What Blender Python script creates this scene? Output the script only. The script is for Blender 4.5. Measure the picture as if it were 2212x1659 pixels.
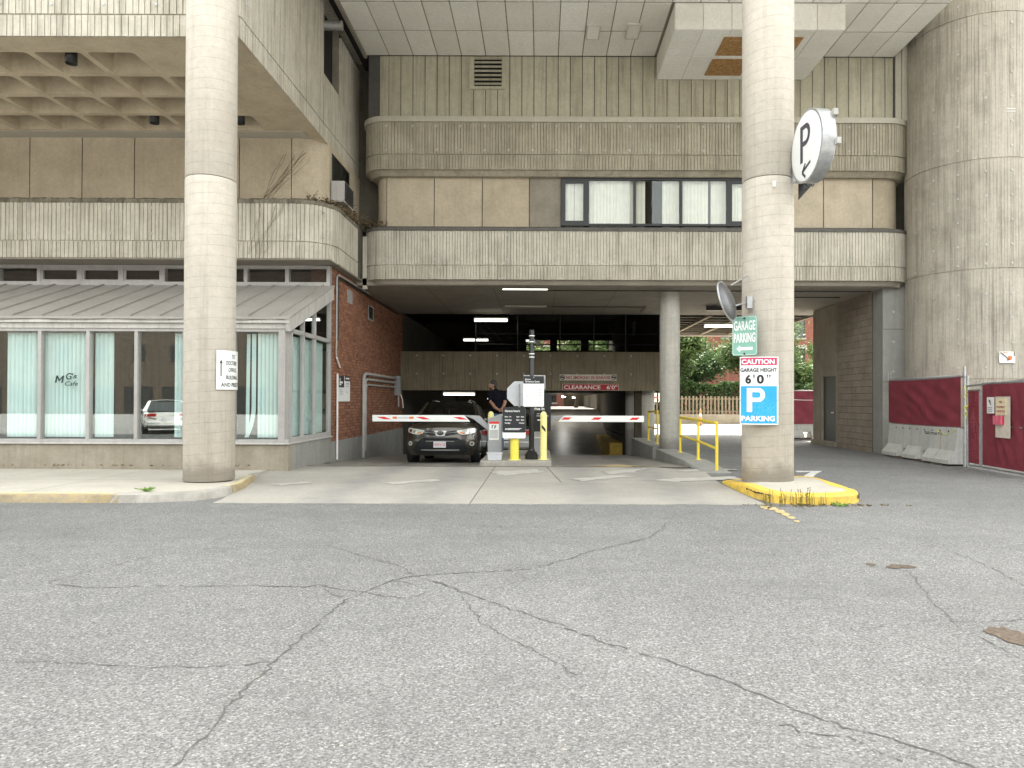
import bpy, bmesh, math, random
from mathutils import Vector, Matrix
R = math.radians
rnd = random.Random(7)
for o in list(bpy.data.objects): bpy.data.objects.remove(o)
SC = bpy.context.scene
COL = SC.collection
# ------------------------------------------------------------------ camera
F = 1534.0; CX = 1169.0; CY = 865.0; CH = 1.5          # focal length and vanishing point in px of a 2212 px wide picture, eye height
cd = bpy.data.cameras.new('camera'); cam = bpy.data.objects.new('camera', cd); COL.objects.link(cam)
cd.sensor_width = 36; cd.lens = 36*F/2212; cd.clip_end = 2000; cd.clip_start = .05
cd.shift_x = -63/2212; cd.shift_y = 23/2212
cam.matrix_world = Matrix.Translation((0,0,CH)) @ Matrix.Rotation(R(90.45),4,'X') @ Matrix.Rotation(R(.2),4,'Z')
SC.camera = cam
# ------------------------------------------------------------------ sky, sun, exposure
w = bpy.data.worlds.new('World'); SC.world = w; w.use_nodes = True
nt = w.node_tree; nt.nodes.clear()
sky = nt.nodes.new('ShaderNodeTexSky'); sky.sky_type = 'NISHITA'; sky.sun_disc = False
SUN_EL, SUN_AZ = 56, 12                                    # sun high, beyond the building and a little to the right
sky.sun_elevation = R(SUN_EL); sky.sun_rotation = R(SUN_AZ); sky.air_density = 1.4; sky.dust_density = 4.0; sky.ozone_density = .6
hs = nt.nodes.new('ShaderNodeHueSaturation'); hs.inputs['Saturation'].default_value = .22
mx = nt.nodes.new('ShaderNodeMix'); mx.data_type = 'RGBA'; mx.blend_type = 'MULTIPLY'; mx.inputs[0].default_value = 1
mx.inputs[7].default_value = (1.0,.98,.90,1)
bg = nt.nodes.new('ShaderNodeBackground'); bg.inputs[1].default_value = .15
wo = nt.nodes.new('ShaderNodeOutputWorld')
nt.links.new(sky.outputs[0], hs.inputs['Color']); nt.links.new(hs.outputs[0], mx.inputs[6]); nt.links.new(mx.outputs[2], bg.inputs[0]); nt.links.new(bg.outputs[0], wo.inputs[0])
sd = bpy.data.lights.new('sun','SUN'); sd.energy = 3.2; sd.angle = R(1.5); sd.color = (1,.95,.86)
so = bpy.data.objects.new('sun', sd); COL.objects.link(so)
sdir = Vector((math.sin(R(SUN_AZ))*math.cos(R(SUN_EL)), math.cos(R(SUN_AZ))*math.cos(R(SUN_EL)), math.sin(R(SUN_EL))))
so.rotation_euler = sdir.to_track_quat('Z','Y').to_euler(); so.location = (0,0,60)
vs = SC.view_settings; vs.view_transform = 'Standard'; vs.look = 'None'; vs.gamma = 1; vs.exposure = 2.82; vs.use_curve_mapping = False
SC.render.engine = 'CYCLES'; SC.cycles.max_bounces = 8; SC.cycles.transparent_max_bounces = 16; SC.cycles.diffuse_bounces = 4

# ------------------------------------------------------------------ pixel helpers: direction from the picture, distance from what the thing touches
def UX(u, Y): return (u-CX)*Y/F
def UZ(v, Y): return CH-(v-CY)*Y/F
def GR(u, v, z=0.0):
    Y = (CH-z)*F/(v-CY); return (UX(u,Y), Y)

# ------------------------------------------------------------------ materials
MATS = {}
def nodes(name):
    m = bpy.data.materials.new(name); m.use_nodes = True; MATS[name] = m
    n = m.node_tree; b = n.nodes['Principled BSDF']; return m, n, b
def N(n, t, **kw):
    x = n.nodes.new(t)
    for k, v in kw.items():
        if k.startswith('i_'): x.inputs[k[2:].replace('_',' ')].default_value = v
        else: setattr(x, k, v)
    return x
def ramp(n, fac, stops):
    r = n.nodes.new('ShaderNodeValToRGB'); e = r.color_ramp.elements
    while len(e) < len(stops): e.new(.5)
    for i, (p, c) in enumerate(stops):
        e[i].position = p; e[i].color = (c[0],c[1],c[2],1) if not isinstance(c,(int,float)) else (c,c,c,1)
    n.links.new(fac, r.inputs[0]); return r.outputs[0]
def coords(n, scale=(1,1,1), kind='Object'):
    t = n.nodes.new('ShaderNodeTexCoord'); mp = n.nodes.new('ShaderNodeMapping'); mp.inputs['Scale'].default_value = scale
    if kind == 'World':
        g = n.nodes.new('ShaderNodeNewGeometry'); n.links.new(g.outputs['Position'], mp.inputs[0])
    else: n.links.new(t.outputs[kind], mp.inputs[0])
    return mp.outputs[0]
def noise(n, vec, scale, detail=5, rough=.6):
    x = N(n,'ShaderNodeTexNoise'); x.inputs['Scale'].default_value = scale; x.inputs['Detail'].default_value = detail; x.inputs['Roughness'].default_value = rough
    n.links.new(vec, x.inputs['Vector']); return x.outputs['Fac']
def mix(n, fac, a, b, mode='MIX'):
    x = n.nodes.new('ShaderNodeMix'); x.data_type = 'RGBA'; x.blend_type = mode
    if isinstance(fac,(int,float)): x.inputs[0].default_value = fac
    else: n.links.new(fac, x.inputs[0])
    for s, v in ((6,a),(7,b)):
        if isinstance(v, tuple): x.inputs[s].default_value = (v[0],v[1],v[2],1)
        else: n.links.new(v, x.inputs[s])
    return x.outputs[2]
def bump(n, b, h, strength=.3, dist=.01):
    x = n.nodes.new('ShaderNodeBump'); x.inputs['Strength'].default_value = strength; x.inputs['Distance'].default_value = dist
    n.links.new(h, x.inputs['Height']); n.links.new(x.outputs[0], b.inputs['Normal']); return x
def math_n(n, op, a, bb=0.0):
    x = n.nodes.new('ShaderNodeMath'); x.operation = op
    for i, v in enumerate((a,bb)):
        if isinstance(v,(int,float)): x.inputs[i].default_value = v
        else: n.links.new(v, x.inputs[i])
    return x.outputs[0]
def plain(name, c, rough=.5, metal=0.0, spec=.5, var=.12, scale=9, bumps=.05, coat=0):
    m, n, b = nodes(name)
    v = coords(n, kind='World'); f = noise(n, v, scale, 6)
    lo = tuple(x*(1-var) for x in c); hi = tuple(min(1,x*(1+var)) for x in c)
    n.links.new(ramp(n, f, [(.3,lo),(.7,hi)]), b.inputs['Base Color'])
    b.inputs['Roughness'].default_value = rough; b.inputs['Metallic'].default_value = metal; b.inputs['Specular IOR Level'].default_value = spec
    if coat: b.inputs['Coat Weight'].default_value = coat; b.inputs['Coat Roughness'].default_value = .06
    if bumps: bump(n, b, noise(n, v, scale*9, 3), bumps, .004)
    return m
def concrete(name, c, dark, streak=.5, stain=.5, fine=.35, rough=.9, bmp=.35, sscale=1.6):
    m, n, b = nodes(name)
    v = coords(n, kind='World'); vs_ = coords(n, (7,7,.35), 'World')
    f1 = noise(n, v, sscale, 6, .65); f2 = noise(n, vs_, 1.3, 5, .7); f3 = noise(n, v, 55, 4, .7); f4 = noise(n, v, 14, 4, .6)
    base = ramp(n, f4, [(.25,tuple(x*.9 for x in c)),(.75,tuple(min(1,x*1.08) for x in c))])
    base = mix(n, math_n(n,'MULTIPLY', ramp(n, f1, [(.42,0),(.72,1)]), stain), base, dark)
    base = mix(n, math_n(n,'MULTIPLY', ramp(n, f2, [(.48,0),(.72,1)]), streak), base, tuple(x*.85 for x in dark))
    pit = ramp(n, f3, [(.3,.55),(.5,1)])
    base = mix(n, fine, base, mix(n, 1, base, pit, 'MULTIPLY'))
    oi_ = N(n,'ShaderNodeObjectInfo'); base = mix(n, 1, base, ramp(n, oi_.outputs['Random'], [(0,(.86,.85,.83)),(1,(1.0,1.0,1.0))]), 'MULTIPLY')
    n.links.new(base, b.inputs['Base Color']); b.inputs['Roughness'].default_value = rough; b.inputs['Specular IOR Level'].default_value = .25
    bump(n, b, f3, bmp, .006)
    return m
concrete('conc_band', (.60,.57,.49), (.24,.215,.17), .7, .4)
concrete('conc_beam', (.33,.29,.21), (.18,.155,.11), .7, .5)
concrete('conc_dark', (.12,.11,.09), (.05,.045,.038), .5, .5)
plain('door_grey', (.055,.062,.065), .5)
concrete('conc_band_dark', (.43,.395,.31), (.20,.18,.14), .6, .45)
concrete('conc_panel', (.54,.47,.36), (.33,.28,.21), .2, .5, .5)
concrete('conc_panel_dark', (.32,.29,.24), (.17,.155,.13), .2, .6, .45)
concrete('conc_tower', (.53,.495,.43), (.22,.20,.17), .7, .45)
concrete('conc_waffle', (.58,.50,.375), (.34,.28,.20), .1, .6, .3)
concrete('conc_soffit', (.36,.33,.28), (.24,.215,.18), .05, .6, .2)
concrete('conc_base', (.40,.365,.30), (.23,.20,.15), .35, .6)
concrete('conc_base_grey', (.34,.34,.32), (.22,.22,.205), .5, .5)
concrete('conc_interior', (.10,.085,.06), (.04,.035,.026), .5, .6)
concrete('conc_floor', (.33,.315,.285), (.20,.19,.17), 0, .7, .4, .42, .12)
concrete('conc_kerb', (.42,.40,.36), (.22,.21,.19), .2, .6)
concrete('conc_walk', (.50,.47,.41), (.36,.335,.29), 0, .6, .4, .85, .25, .7)
concrete('conc_apron', (.41,.39,.35), (.27,.26,.24), 0, .55, .45, .85, .25, .5)
concrete('conc_barrier', (.55,.55,.53), (.36,.35,.33), .5, .35)
concrete('ledge_moss', (.27,.25,.20), (.07,.065,.05), .6, .9, .6, .95, .8, 5)
concrete('ledge_dark', (.15,.145,.135), (.07,.07,.065), .2, .6, .5, .7, .4, 4)
concrete('block', (.36,.305,.25), (.20,.17,.14), .35, .5, .5, .95, .6)
concrete('siding', (.50,.475,.37), (.32,.30,.235), .75, .45, .12, .6, .05)
concrete('cap_metal', (.52,.50,.42), (.38,.36,.30), .2, .4, .1, .5, .05)
concrete('ceiling_tile', (.86,.85,.80), (.70,.68,.60), .0, .4, .05, .7, .03, .8)
concrete('gypsum', (.52,.49,.43), (.40,.37,.32), .0, .4, .05, .8, .03)
concrete('roof_metal', (.38,.36,.335), (.27,.255,.235), .0, .5, .25, .55, .1, 1.2)
concrete('fascia_metal', (.58,.57,.55), (.33,.32,.31), .5, .4, .2, .45, .08, 2.5)
concrete('frame_alu', (.45,.44,.43), (.31,.30,.29), .4, .4, .1, .4, .05, 2)
def add_tracks(mname, lanes, wd, amt, dark):
    n = MATS[mname].node_tree; b = n.nodes['Principled BSDF']; lk = b.inputs['Base Color'].links[0].from_socket
    g_ = N(n,'ShaderNodeNewGeometry'); sx_ = N(n,'ShaderNodeSeparateXYZ'); n.links.new(g_.outputs['Position'], sx_.inputs[0])
    wob = math_n(n,'MULTIPLY', math_n(n,'SUBTRACT', noise(n, g_.outputs['Position'], .8, 4), .5), .9); x_ = math_n(n,'ADD', sx_.outputs[0], wob); acc = None
    for L in lanes:
        d = ramp(n, math_n(n,'ABSOLUTE', math_n(n,'SUBTRACT', x_, L)), [(wd*.2,1),(wd,0)]); acc = d if acc is None else math_n(n,'MAXIMUM', acc, d)
    brk = ramp(n, noise(n, g_.outputs['Position'], 2.5, 6, .7), [(.3,.25),(.65,1)])
    n.links.new(mix(n, math_n(n,'MULTIPLY', math_n(n,'MULTIPLY', acc, brk), amt), lk, dark), b.inputs['Base Color'])
add_tracks('conc_apron', (-3.25,-1.75,.75,2.2), .5, .9, (.25,.245,.235)); add_tracks('conc_floor', (-3.25,-1.75,.75,2.2), .45, .6, (.12,.115,.105))
# sonotube columns: helical seam
def column_mat(name, c, dark):
    m, n, b = nodes(name)
    t = N(n,'ShaderNodeTexCoord'); s = N(n,'ShaderNodeSeparateXYZ'); n.links.new(t.outputs['Object'], s.inputs[0])
    ang = math_n(n,'ARCTAN2', s.outputs[1], s.outputs[0]); tt = math_n(n,'DIVIDE', ang, 2*math.pi)
    zz = math_n(n,'SUBTRACT', math_n(n,'DIVIDE', s.outputs[2], .176), tt)
    vv = t.outputs['Object']
    zz = math_n(n,'ADD', zz, math_n(n,'MULTIPLY', noise(n, vv, 2.2, 3), .10))
    fr = math_n(n,'FRACT', zz); d = math_n(n,'ABSOLUTE', math_n(n,'SUBTRACT', fr, .5))
    line = ramp(n, d, [(0.0,1),(.028,.0)])
    f1 = noise(n, vv, 1.4, 6); f3 = noise(n, vv, 60, 4, .7); f4 = noise(n, vv, 9, 4)
    col = ramp(n, f4, [(.3,tuple(x*.93 for x in c)),(.7,tuple(x*1.06 for x in c))])
    col = mix(n, math_n(n,'MULTIPLY', ramp(n, f1, [(.45,0),(.75,1)]), .5), col, dark)
    st_ = noise(n, coords(n,(6,6,.25)), 1.2, 5, .7)
    col = mix(n, math_n(n,'MULTIPLY', ramp(n, st_, [(.5,0),(.72,1)]), .38), col, tuple(x*.72 for x in dark))
    zb_ = math_n(n,'ADD', s.outputs[2], math_n(n,'MULTIPLY', noise(n, vv, 3.5, 4), -.55))
    col = mix(n, ramp(n, zb_, [(-.02,.6),(.22,0)]), col, tuple(x*.55 for x in dark))
    brk = ramp(n, noise(n, vv, 5, 2), [(.35,.15),(.6,.75)])
    col = mix(n, math_n(n,'MULTIPLY', line, brk), col, tuple(x*.45 for x in c))
    col = mix(n, .4, col, mix(n, 1, col, ramp(n, f3, [(.3,.6),(.5,1)]), 'MULTIPLY'))
    n.links.new(col, b.inputs['Base Color']); b.inputs['Roughness'].default_value = .9; b.inputs['Specular IOR Level'].default_value = .25
    h = math_n(n,'SUBTRACT', math_n(n,'MULTIPLY', f3, .4), line); bump(n, b, h, .5, .008)
column_mat('column', (.50,.46,.40), (.37,.33,.275))
column_mat('column_grey', (.50,.48,.43), (.34,.32,.29))
def asphalt(name, c, far=False):
    m, n, b = nodes(name)
    v = coords(n, kind='World')
    f1 = noise(n, v, .35, 6, .65); f2 = noise(n, v, 3.0, 5, .7)
    vo = N(n,'ShaderNodeTexVoronoi'); vo.inputs['Scale'].default_value = 100; n.links.new(v, vo.inputs['Vector'])
    g = N(n,'ShaderNodeSeparateColor'); n.links.new(vo.outputs['Color'], g.inputs[0])
    f3 = noise(n, v, 52, 6, .78)
    col = ramp(n, f1, [(.3,tuple(x*.86 for x in c)),(.7,tuple(x*1.12 for x in c))])
    col = mix(n, .55, col, mix(n, 1, col, ramp(n, f2, [(.3,.72),(.7,1.0)]), 'MULTIPLY'))
    col = mix(n, .75, col, mix(n, 1, col, ramp(n, g.outputs[0], [(0,.45),(.55,1.0),(.9,1.35),(1,2.1)]), 'MULTIPLY'))
    col = mix(n, .7, col, mix(n, 1, col, ramp(n, f3, [(.33,.28),(.52,1.0),(.7,1.4)]), 'MULTIPLY'))
    # oil drips and darker worn patches with outlines of their own
    vd = N(n,'ShaderNodeTexVoronoi'); vd.inputs['Scale'].default_value = .55; n.links.new(v, vd.inputs['Vector'])
    dr_ = math_n(n,'ADD', vd.outputs['Distance'], math_n(n,'MULTIPLY', f2, .12))
    col = mix(n, math_n(n,'MULTIPLY', ramp(n, dr_, [(.07,1),(.13,0)]), .45), col, (.06,.06,.058))
    f5 = noise(n, coords(n,(.12,.5,1),'World'), 1.0, 5, .6)
    col = mix(n, math_n(n,'MULTIPLY', ramp(n, f5, [(.50,0),(.66,1)]), .28), col, tuple(x*.5 for x in c))
    n.links.new(col, b.inputs['Base Color']); b.inputs['Roughness'].default_value = .9; b.inputs['Specular IOR Level'].default_value = .3
    h = math_n(n,'ADD', math_n(n,'MULTIPLY', vo.outputs['Distance'], -.8), f3); bump(n, b, h, .7, .012)
asphalt('asphalt', (.222,.222,.219)); asphalt('asphalt_dark', (.10,.10,.098))
plain('crack', (.085,.082,.077), .95, bumps=0); plain('debris_dirt', (.10,.075,.055), .95, var=.5, scale=40, bumps=.6)
def paint(name, c, wear=.5, under=(.2,.2,.2), scale=9, rough=.7):
    m, n, b = nodes(name); v = coords(n, kind='World')
    f = noise(n, v, scale, 8, .75)
    n.links.new(mix(n, ramp(n, f, [(.5-.18+.0*wear, 1 if wear>.9 else wear),(.58,0)]), c, under), b.inputs['Base Color'])
    b.inputs['Roughness'].default_value = rough; bump(n, b, f, .2, .006)
paint('paint_white', (.72,.72,.70), .8, (.24,.235,.225), 14)
paint('paint_white_worn', (.50,.485,.45), .98, (.39,.37,.335), 5)
paint('paint_yellow', (.80,.53,.06), .7, (.30,.24,.14), 7)
paint('paint_yellow_worn', (.55,.42,.17), .98, (.23,.225,.21), 16)
paint('kerb_yellow_old', (.40,.31,.16), .95, (.24,.215,.18), 7)
paint('kerb_top', (.62,.52,.27), .95, (.42,.39,.33), 4)
# kerb island: fresh yellow with black scuffs low down
plain('tyre_scuff', (.05,.045,.04), .9)
for nm, c, r in (('yellow_rail',(.82,.64,.06),.45),('yellow_bollard',(.86,.72,.10),.4),('yellow_pale',(.88,.80,.33),.4)):
    plain(nm, c, r, var=.1, scale=14)
def glass(name, tint, refl=1.0, rough=.0):
    m, n, b = nodes(name); n.nodes.remove(b)
    out = n.nodes['Material Output']; tr = N(n,'ShaderNodeBsdfTransparent'); tr.inputs[0].default_value = (*tint,1)
    gl = N(n,'ShaderNodeBsdfGlossy'); gl.inputs['Roughness'].default_value = rough; gl.inputs[0].default_value = (.95,1,.98,1)
    lw = N(n,'ShaderNodeLayerWeight'); sch = math_n(n,'ADD', math_n(n,'MULTIPLY', math_n(n,'POWER', lw.outputs['Facing'], 5.0), .88), .12)
    ms = N(n,'ShaderNodeMixShader')
    n.links.new(math_n(n,'MINIMUM', math_n(n,'MULTIPLY', sch, 1.0*refl), 1.0), ms.inputs[0]); n.links.new(tr.outputs[0], ms.inputs[1]); n.links.new(gl.outputs[0], ms.inputs[2]); n.links.new(ms.outputs[0], out.inputs[0])
    return m
glass('glass_store', (.965,.985,.98)); glass('glass_window', (.965,.975,.97), .28); glass('glass_car', (.16,.19,.18), 1.3); glass('glass_clear', (.92,.95,.95), .8)
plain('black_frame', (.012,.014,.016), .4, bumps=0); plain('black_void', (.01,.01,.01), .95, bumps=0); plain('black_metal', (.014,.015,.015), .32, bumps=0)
plain('curtain', (.74,.73,.66), .9, var=.06, scale=5); plain('blind', (.70,.87,.86), .7, var=.05, scale=4, bumps=0)
plain('galv', (.42,.43,.44), .42, .7, var=.2, scale=12); plain('pipe_grey', (.40,.39,.37), .6, var=.15); plain('pipe_white', (.80,.77,.75), .5, var=.05)
plain('grey_box', (.34,.35,.36), .45, var=.05); plain('grey_light', (.55,.57,.60), .5, var=.06)
plain('white_sign', (.82,.84,.83), .35, var=.03, scale=3, bumps=0); plain('black_sign', (.018,.020,.023), .4, var=.05, bumps=0); plain('ink', (.012,.012,.014), .5, bumps=0)
plain('ink_white', (.85,.86,.86), .45, var=.02, bumps=0); plain('sign_red', (.56,.03,.06), .4, var=.06, scale=4, bumps=0); plain('sign_crimson', (.60,.035,.12), .4, var=.05, bumps=0)
plain('sign_green', (.20,.42,.34), .4, var=.08, scale=8, bumps=0); plain('letter_green', (.0,.022,.018), .4, bumps=0); plain('warn_red', (.72,.03,.03), .4, var=.05, bumps=0); plain('amber', (.75,.22,.04), .3, var=.2, scale=60, bumps=0)
plain('ink_grey', (.45,.46,.48), .6, bumps=0); plain('ink_purple', (.055,.05,.075), .5, bumps=0); plain('letter_dull', (.85,.80,.76), .6, bumps=0)
plain('sign_old', (.68,.62,.54), .7, var=.15, scale=7, bumps=0); plain('sign_red_old', (.42,.012,.02), .55, var=.1, bumps=0); plain('letter_red_old', (.36,.02,.03), .6, bumps=0)
plain('plywood', (.36,.20,.075), .8, var=.45, scale=14); plain('yellowtape', (.82,.70,.05), .5, var=.1)
plain('orange', (.85,.20,.06), .5, var=.1); plain('rubber', (.02,.02,.02), .8, var=.2); plain('pink_box', (.70,.14,.22), .5); plain('cream', (.82,.72,.50), .6, var=.04)
plain('bulb_bright', (.9,.9,.9), .4, bumps=0); b_ = MATS['bulb_bright'].node_tree.nodes['Principled BSDF']; b_.inputs['Emission Color'].default_value = (1,.97,.9,1); b_.inputs['Emission Strength'].default_value = 6
plain('bulb', (.9,.9,.9), .4, bumps=0); b_ = MATS['bulb'].node_tree.nodes['Principled BSDF']; b_.inputs['Emission Color'].default_value = (1,.97,.88,1); b_.inputs['Emission Strength'].default_value = .8
plain('lamp_housing', (.55,.52,.46), .5, bumps=0)
# blue cracked vinyl
m, n, b = nodes('sign_blue'); v = coords(n, kind='World'); vo = N(n,'ShaderNodeTexVoronoi', feature='DISTANCE_TO_EDGE'); vo.inputs['Scale'].default_value = 15; n.links.new(v, vo.inputs['Vector'])
edge = ramp(n, vo.outputs['Distance'], [(0,1),(.025,0)]); msk = ramp(n, noise(n, v, 3.2, 3), [(.48,0),(.58,.55)])
n.links.new(mix(n, math_n(n,'MULTIPLY',edge,msk), ramp(n, noise(n,v,2,3), [(.3,(.02,.33,.78)),(.7,(.03,.40,.86))]), (.45,.68,.90)), b.inputs['Base Color']); b.inputs['Roughness'].default_value = .35
# brick
m, n, b = nodes('brick'); v = coords(n, kind='World'); gp = N(n,'ShaderNodeNewGeometry'); sx_ = N(n,'ShaderNodeSeparateXYZ'); n.links.new(gp.outputs['Position'], sx_.inputs[0])
row = math_n(n,'FLOOR', math_n(n,'DIVIDE', math_n(n,'SUBTRACT', sx_.outputs[2], .44), .081)); par_ = math_n(n,'MULTIPLY', math_n(n,'MODULO', row, 2.0), .5)
cel = math_n(n,'FLOOR', math_n(n,'ADD', math_n(n,'DIVIDE', math_n(n,'SUBTRACT', sx_.outputs[1], 17.72), .203), par_))
cb = N(n,'ShaderNodeCombineXYZ'); n.links.new(row, cb.inputs[0]); n.links.new(cel, cb.inputs[1]); wn_ = N(n,'ShaderNodeTexWhiteNoise'); n.links.new(cb.outputs[0], wn_.inputs['Vector'])
class _S: outputs = [wn_.outputs['Value']]
sp = _S
c1 = ramp(n, sp.outputs[0], [(0,(.22,.098,.06)),(.5,(.30,.135,.08)),(.92,(.37,.175,.105)),(1,(.16,.075,.055))])
c1 = mix(n, .5, c1, mix(n, 1, c1, ramp(n, noise(n, v, 30, 4), [(.3,.6),(.7,1.15)]), 'MULTIPLY'))
n.links.new(c1, b.inputs['Base Color']); b.inputs['Roughness'].default_value = .92; bump(n, b, noise(n, v, 70, 3), .3, .005)
plain('mortar', (.07,.045,.034), .95, var=.25, scale=20)
plain('far_brick', (.22,.085,.062), .9, var=.25, scale=4); plain('far_trim', (.36,.33,.29), .8); plain('opp_brick', (.04,.03,.022), .9, var=.3, scale=3)
# red mesh screen: slightly translucent woven fabric
m, n, b = nodes('red_screen'); v = coords(n, kind='World'); f = noise(n, v, 3, 5)
n.links.new(ramp(n, f, [(.3,(.165,.014,.03)),(.7,(.245,.03,.05))]), b.inputs['Base Color']); b.inputs['Roughness'].default_value = .8
sv = N(n,'ShaderNodeSeparateXYZ'); n.links.new(v, sv.inputs[0]); hh_ = math_n(n,'ADD', sv.outputs[0], sv.outputs[1])
d1 = math_n(n,'PINGPONG', math_n(n,'ADD', hh_, sv.outputs[2]), .04); d2 = math_n(n,'PINGPONG', math_n(n,'SUBTRACT', hh_, sv.outputs[2]), .04)
dm = math_n(n,'MINIMUM', d1, d2); lk = b.inputs['Base Color'].links[0].from_socket
n.links.new(mix(n, math_n(n,'MULTIPLY', ramp(n, math_n(n,'MULTIPLY', dm, 12.0), [(0,1),(.09,0)]), .4), lk, (.30,.14,.15)), b.inputs['Base Color'])
wv = noise(n, v, 120, 2); bump(n, b, wv, .3, .004)
plain('red_screen_fold', (.42,.12,.16), .75, var=.2)
# asphalt-like leaf, bark, wood
def leafmat(name, a, c):
    m, n, b = nodes(name); g = N(n,'ShaderNodeNewGeometry'); t = N(n,'ShaderNodeTexCoord')
    f = noise(n, t.outputs['Object'], 1.1, 3); f2 = noise(n, t.outputs['Object'], 37, 2)
    cc = mix(n, ramp(n, f2, [(.35,0),(.65,1)]), mix(n, ramp(n, f, [(.35,0),(.65,1)]), a, c), tuple(x*1.35 for x in c)); n.links.new(cc, b.inputs['Base Color']); b.inputs['Roughness'].default_value = .6; b.inputs['Specular IOR Level'].default_value = .15
    tl = N(n,'ShaderNodeBsdfTranslucent'); n.links.new(cc, tl.inputs[0]); ms = N(n,'ShaderNodeMixShader'); ms.inputs[0].default_value = .22
    out = n.nodes['Material Output']; n.links.new(b.outputs[0], ms.inputs[1]); n.links.new(tl.outputs[0], ms.inputs[2]); n.links.new(ms.outputs[0], out.inputs[0])
leafmat('leaf', (.035,.06,.022), (.075,.115,.04)); leafmat('leaf_dark', (.022,.045,.018), (.045,.08,.028)); leafmat('leaf_dry', (.10,.075,.045), (.17,.13,.08)); leafmat('weed', (.10,.20,.04), (.20,.32,.08)); leafmat('weed_dry', (.13,.12,.03), (.22,.19,.06))
plain('bark', (.10,.075,.055), .95, var=.4, scale=25, bumps=.6); plain('fence_wood', (.20,.165,.12), .9, var=.3, scale=12)
# cars, people
plain('car_bronze', (.065,.057,.045), .28, .65, var=.03, bumps=0, coat=1); plain('car_white', (.78,.79,.79), .3, var=.02, bumps=0, coat=1); plain('car_silver', (.42,.43,.43), .32, .5, var=.02, bumps=0, coat=1)
plain('car_plastic', (.008,.010,.013), .55, bumps=.1); plain('chrome', (.72,.72,.72), .12, 1, bumps=0, var=.03); plain('lamp_lens', (.60,.60,.55), .12, 0, .8, var=.25, scale=30, bumps=0, coat=1); plain('tail_red', (.35,.01,.015), .15, coat=1, bumps=0)
plain('plate', (.62,.62,.66), .45, var=.05, bumps=0); plain('plate_red', (.55,.10,.07), .5, bumps=0); plain('seat', (.03,.03,.03), .8)
plain('skin', (.23,.12,.075), .55, var=.1, scale=25); plain('hair', (.012,.010,.009), .7, var=.3, scale=60); plain('polo', (.005,.005,.009), .95, 0, .1, var=.2, scale=15); plain('denim', (.07,.11,.18), .85, var=.25, scale=25); plain('shoe', (.03,.025,.02), .6)
plain('mirror_back', (.10,.10,.105), .35, .4, var=.3, scale=5); plain('mirror_face', (.8,.8,.8), .03, 1, var=.02, bumps=0); plain('sky_white', (.8,.8,.8), .5, bumps=0)
M = MATS
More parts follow.
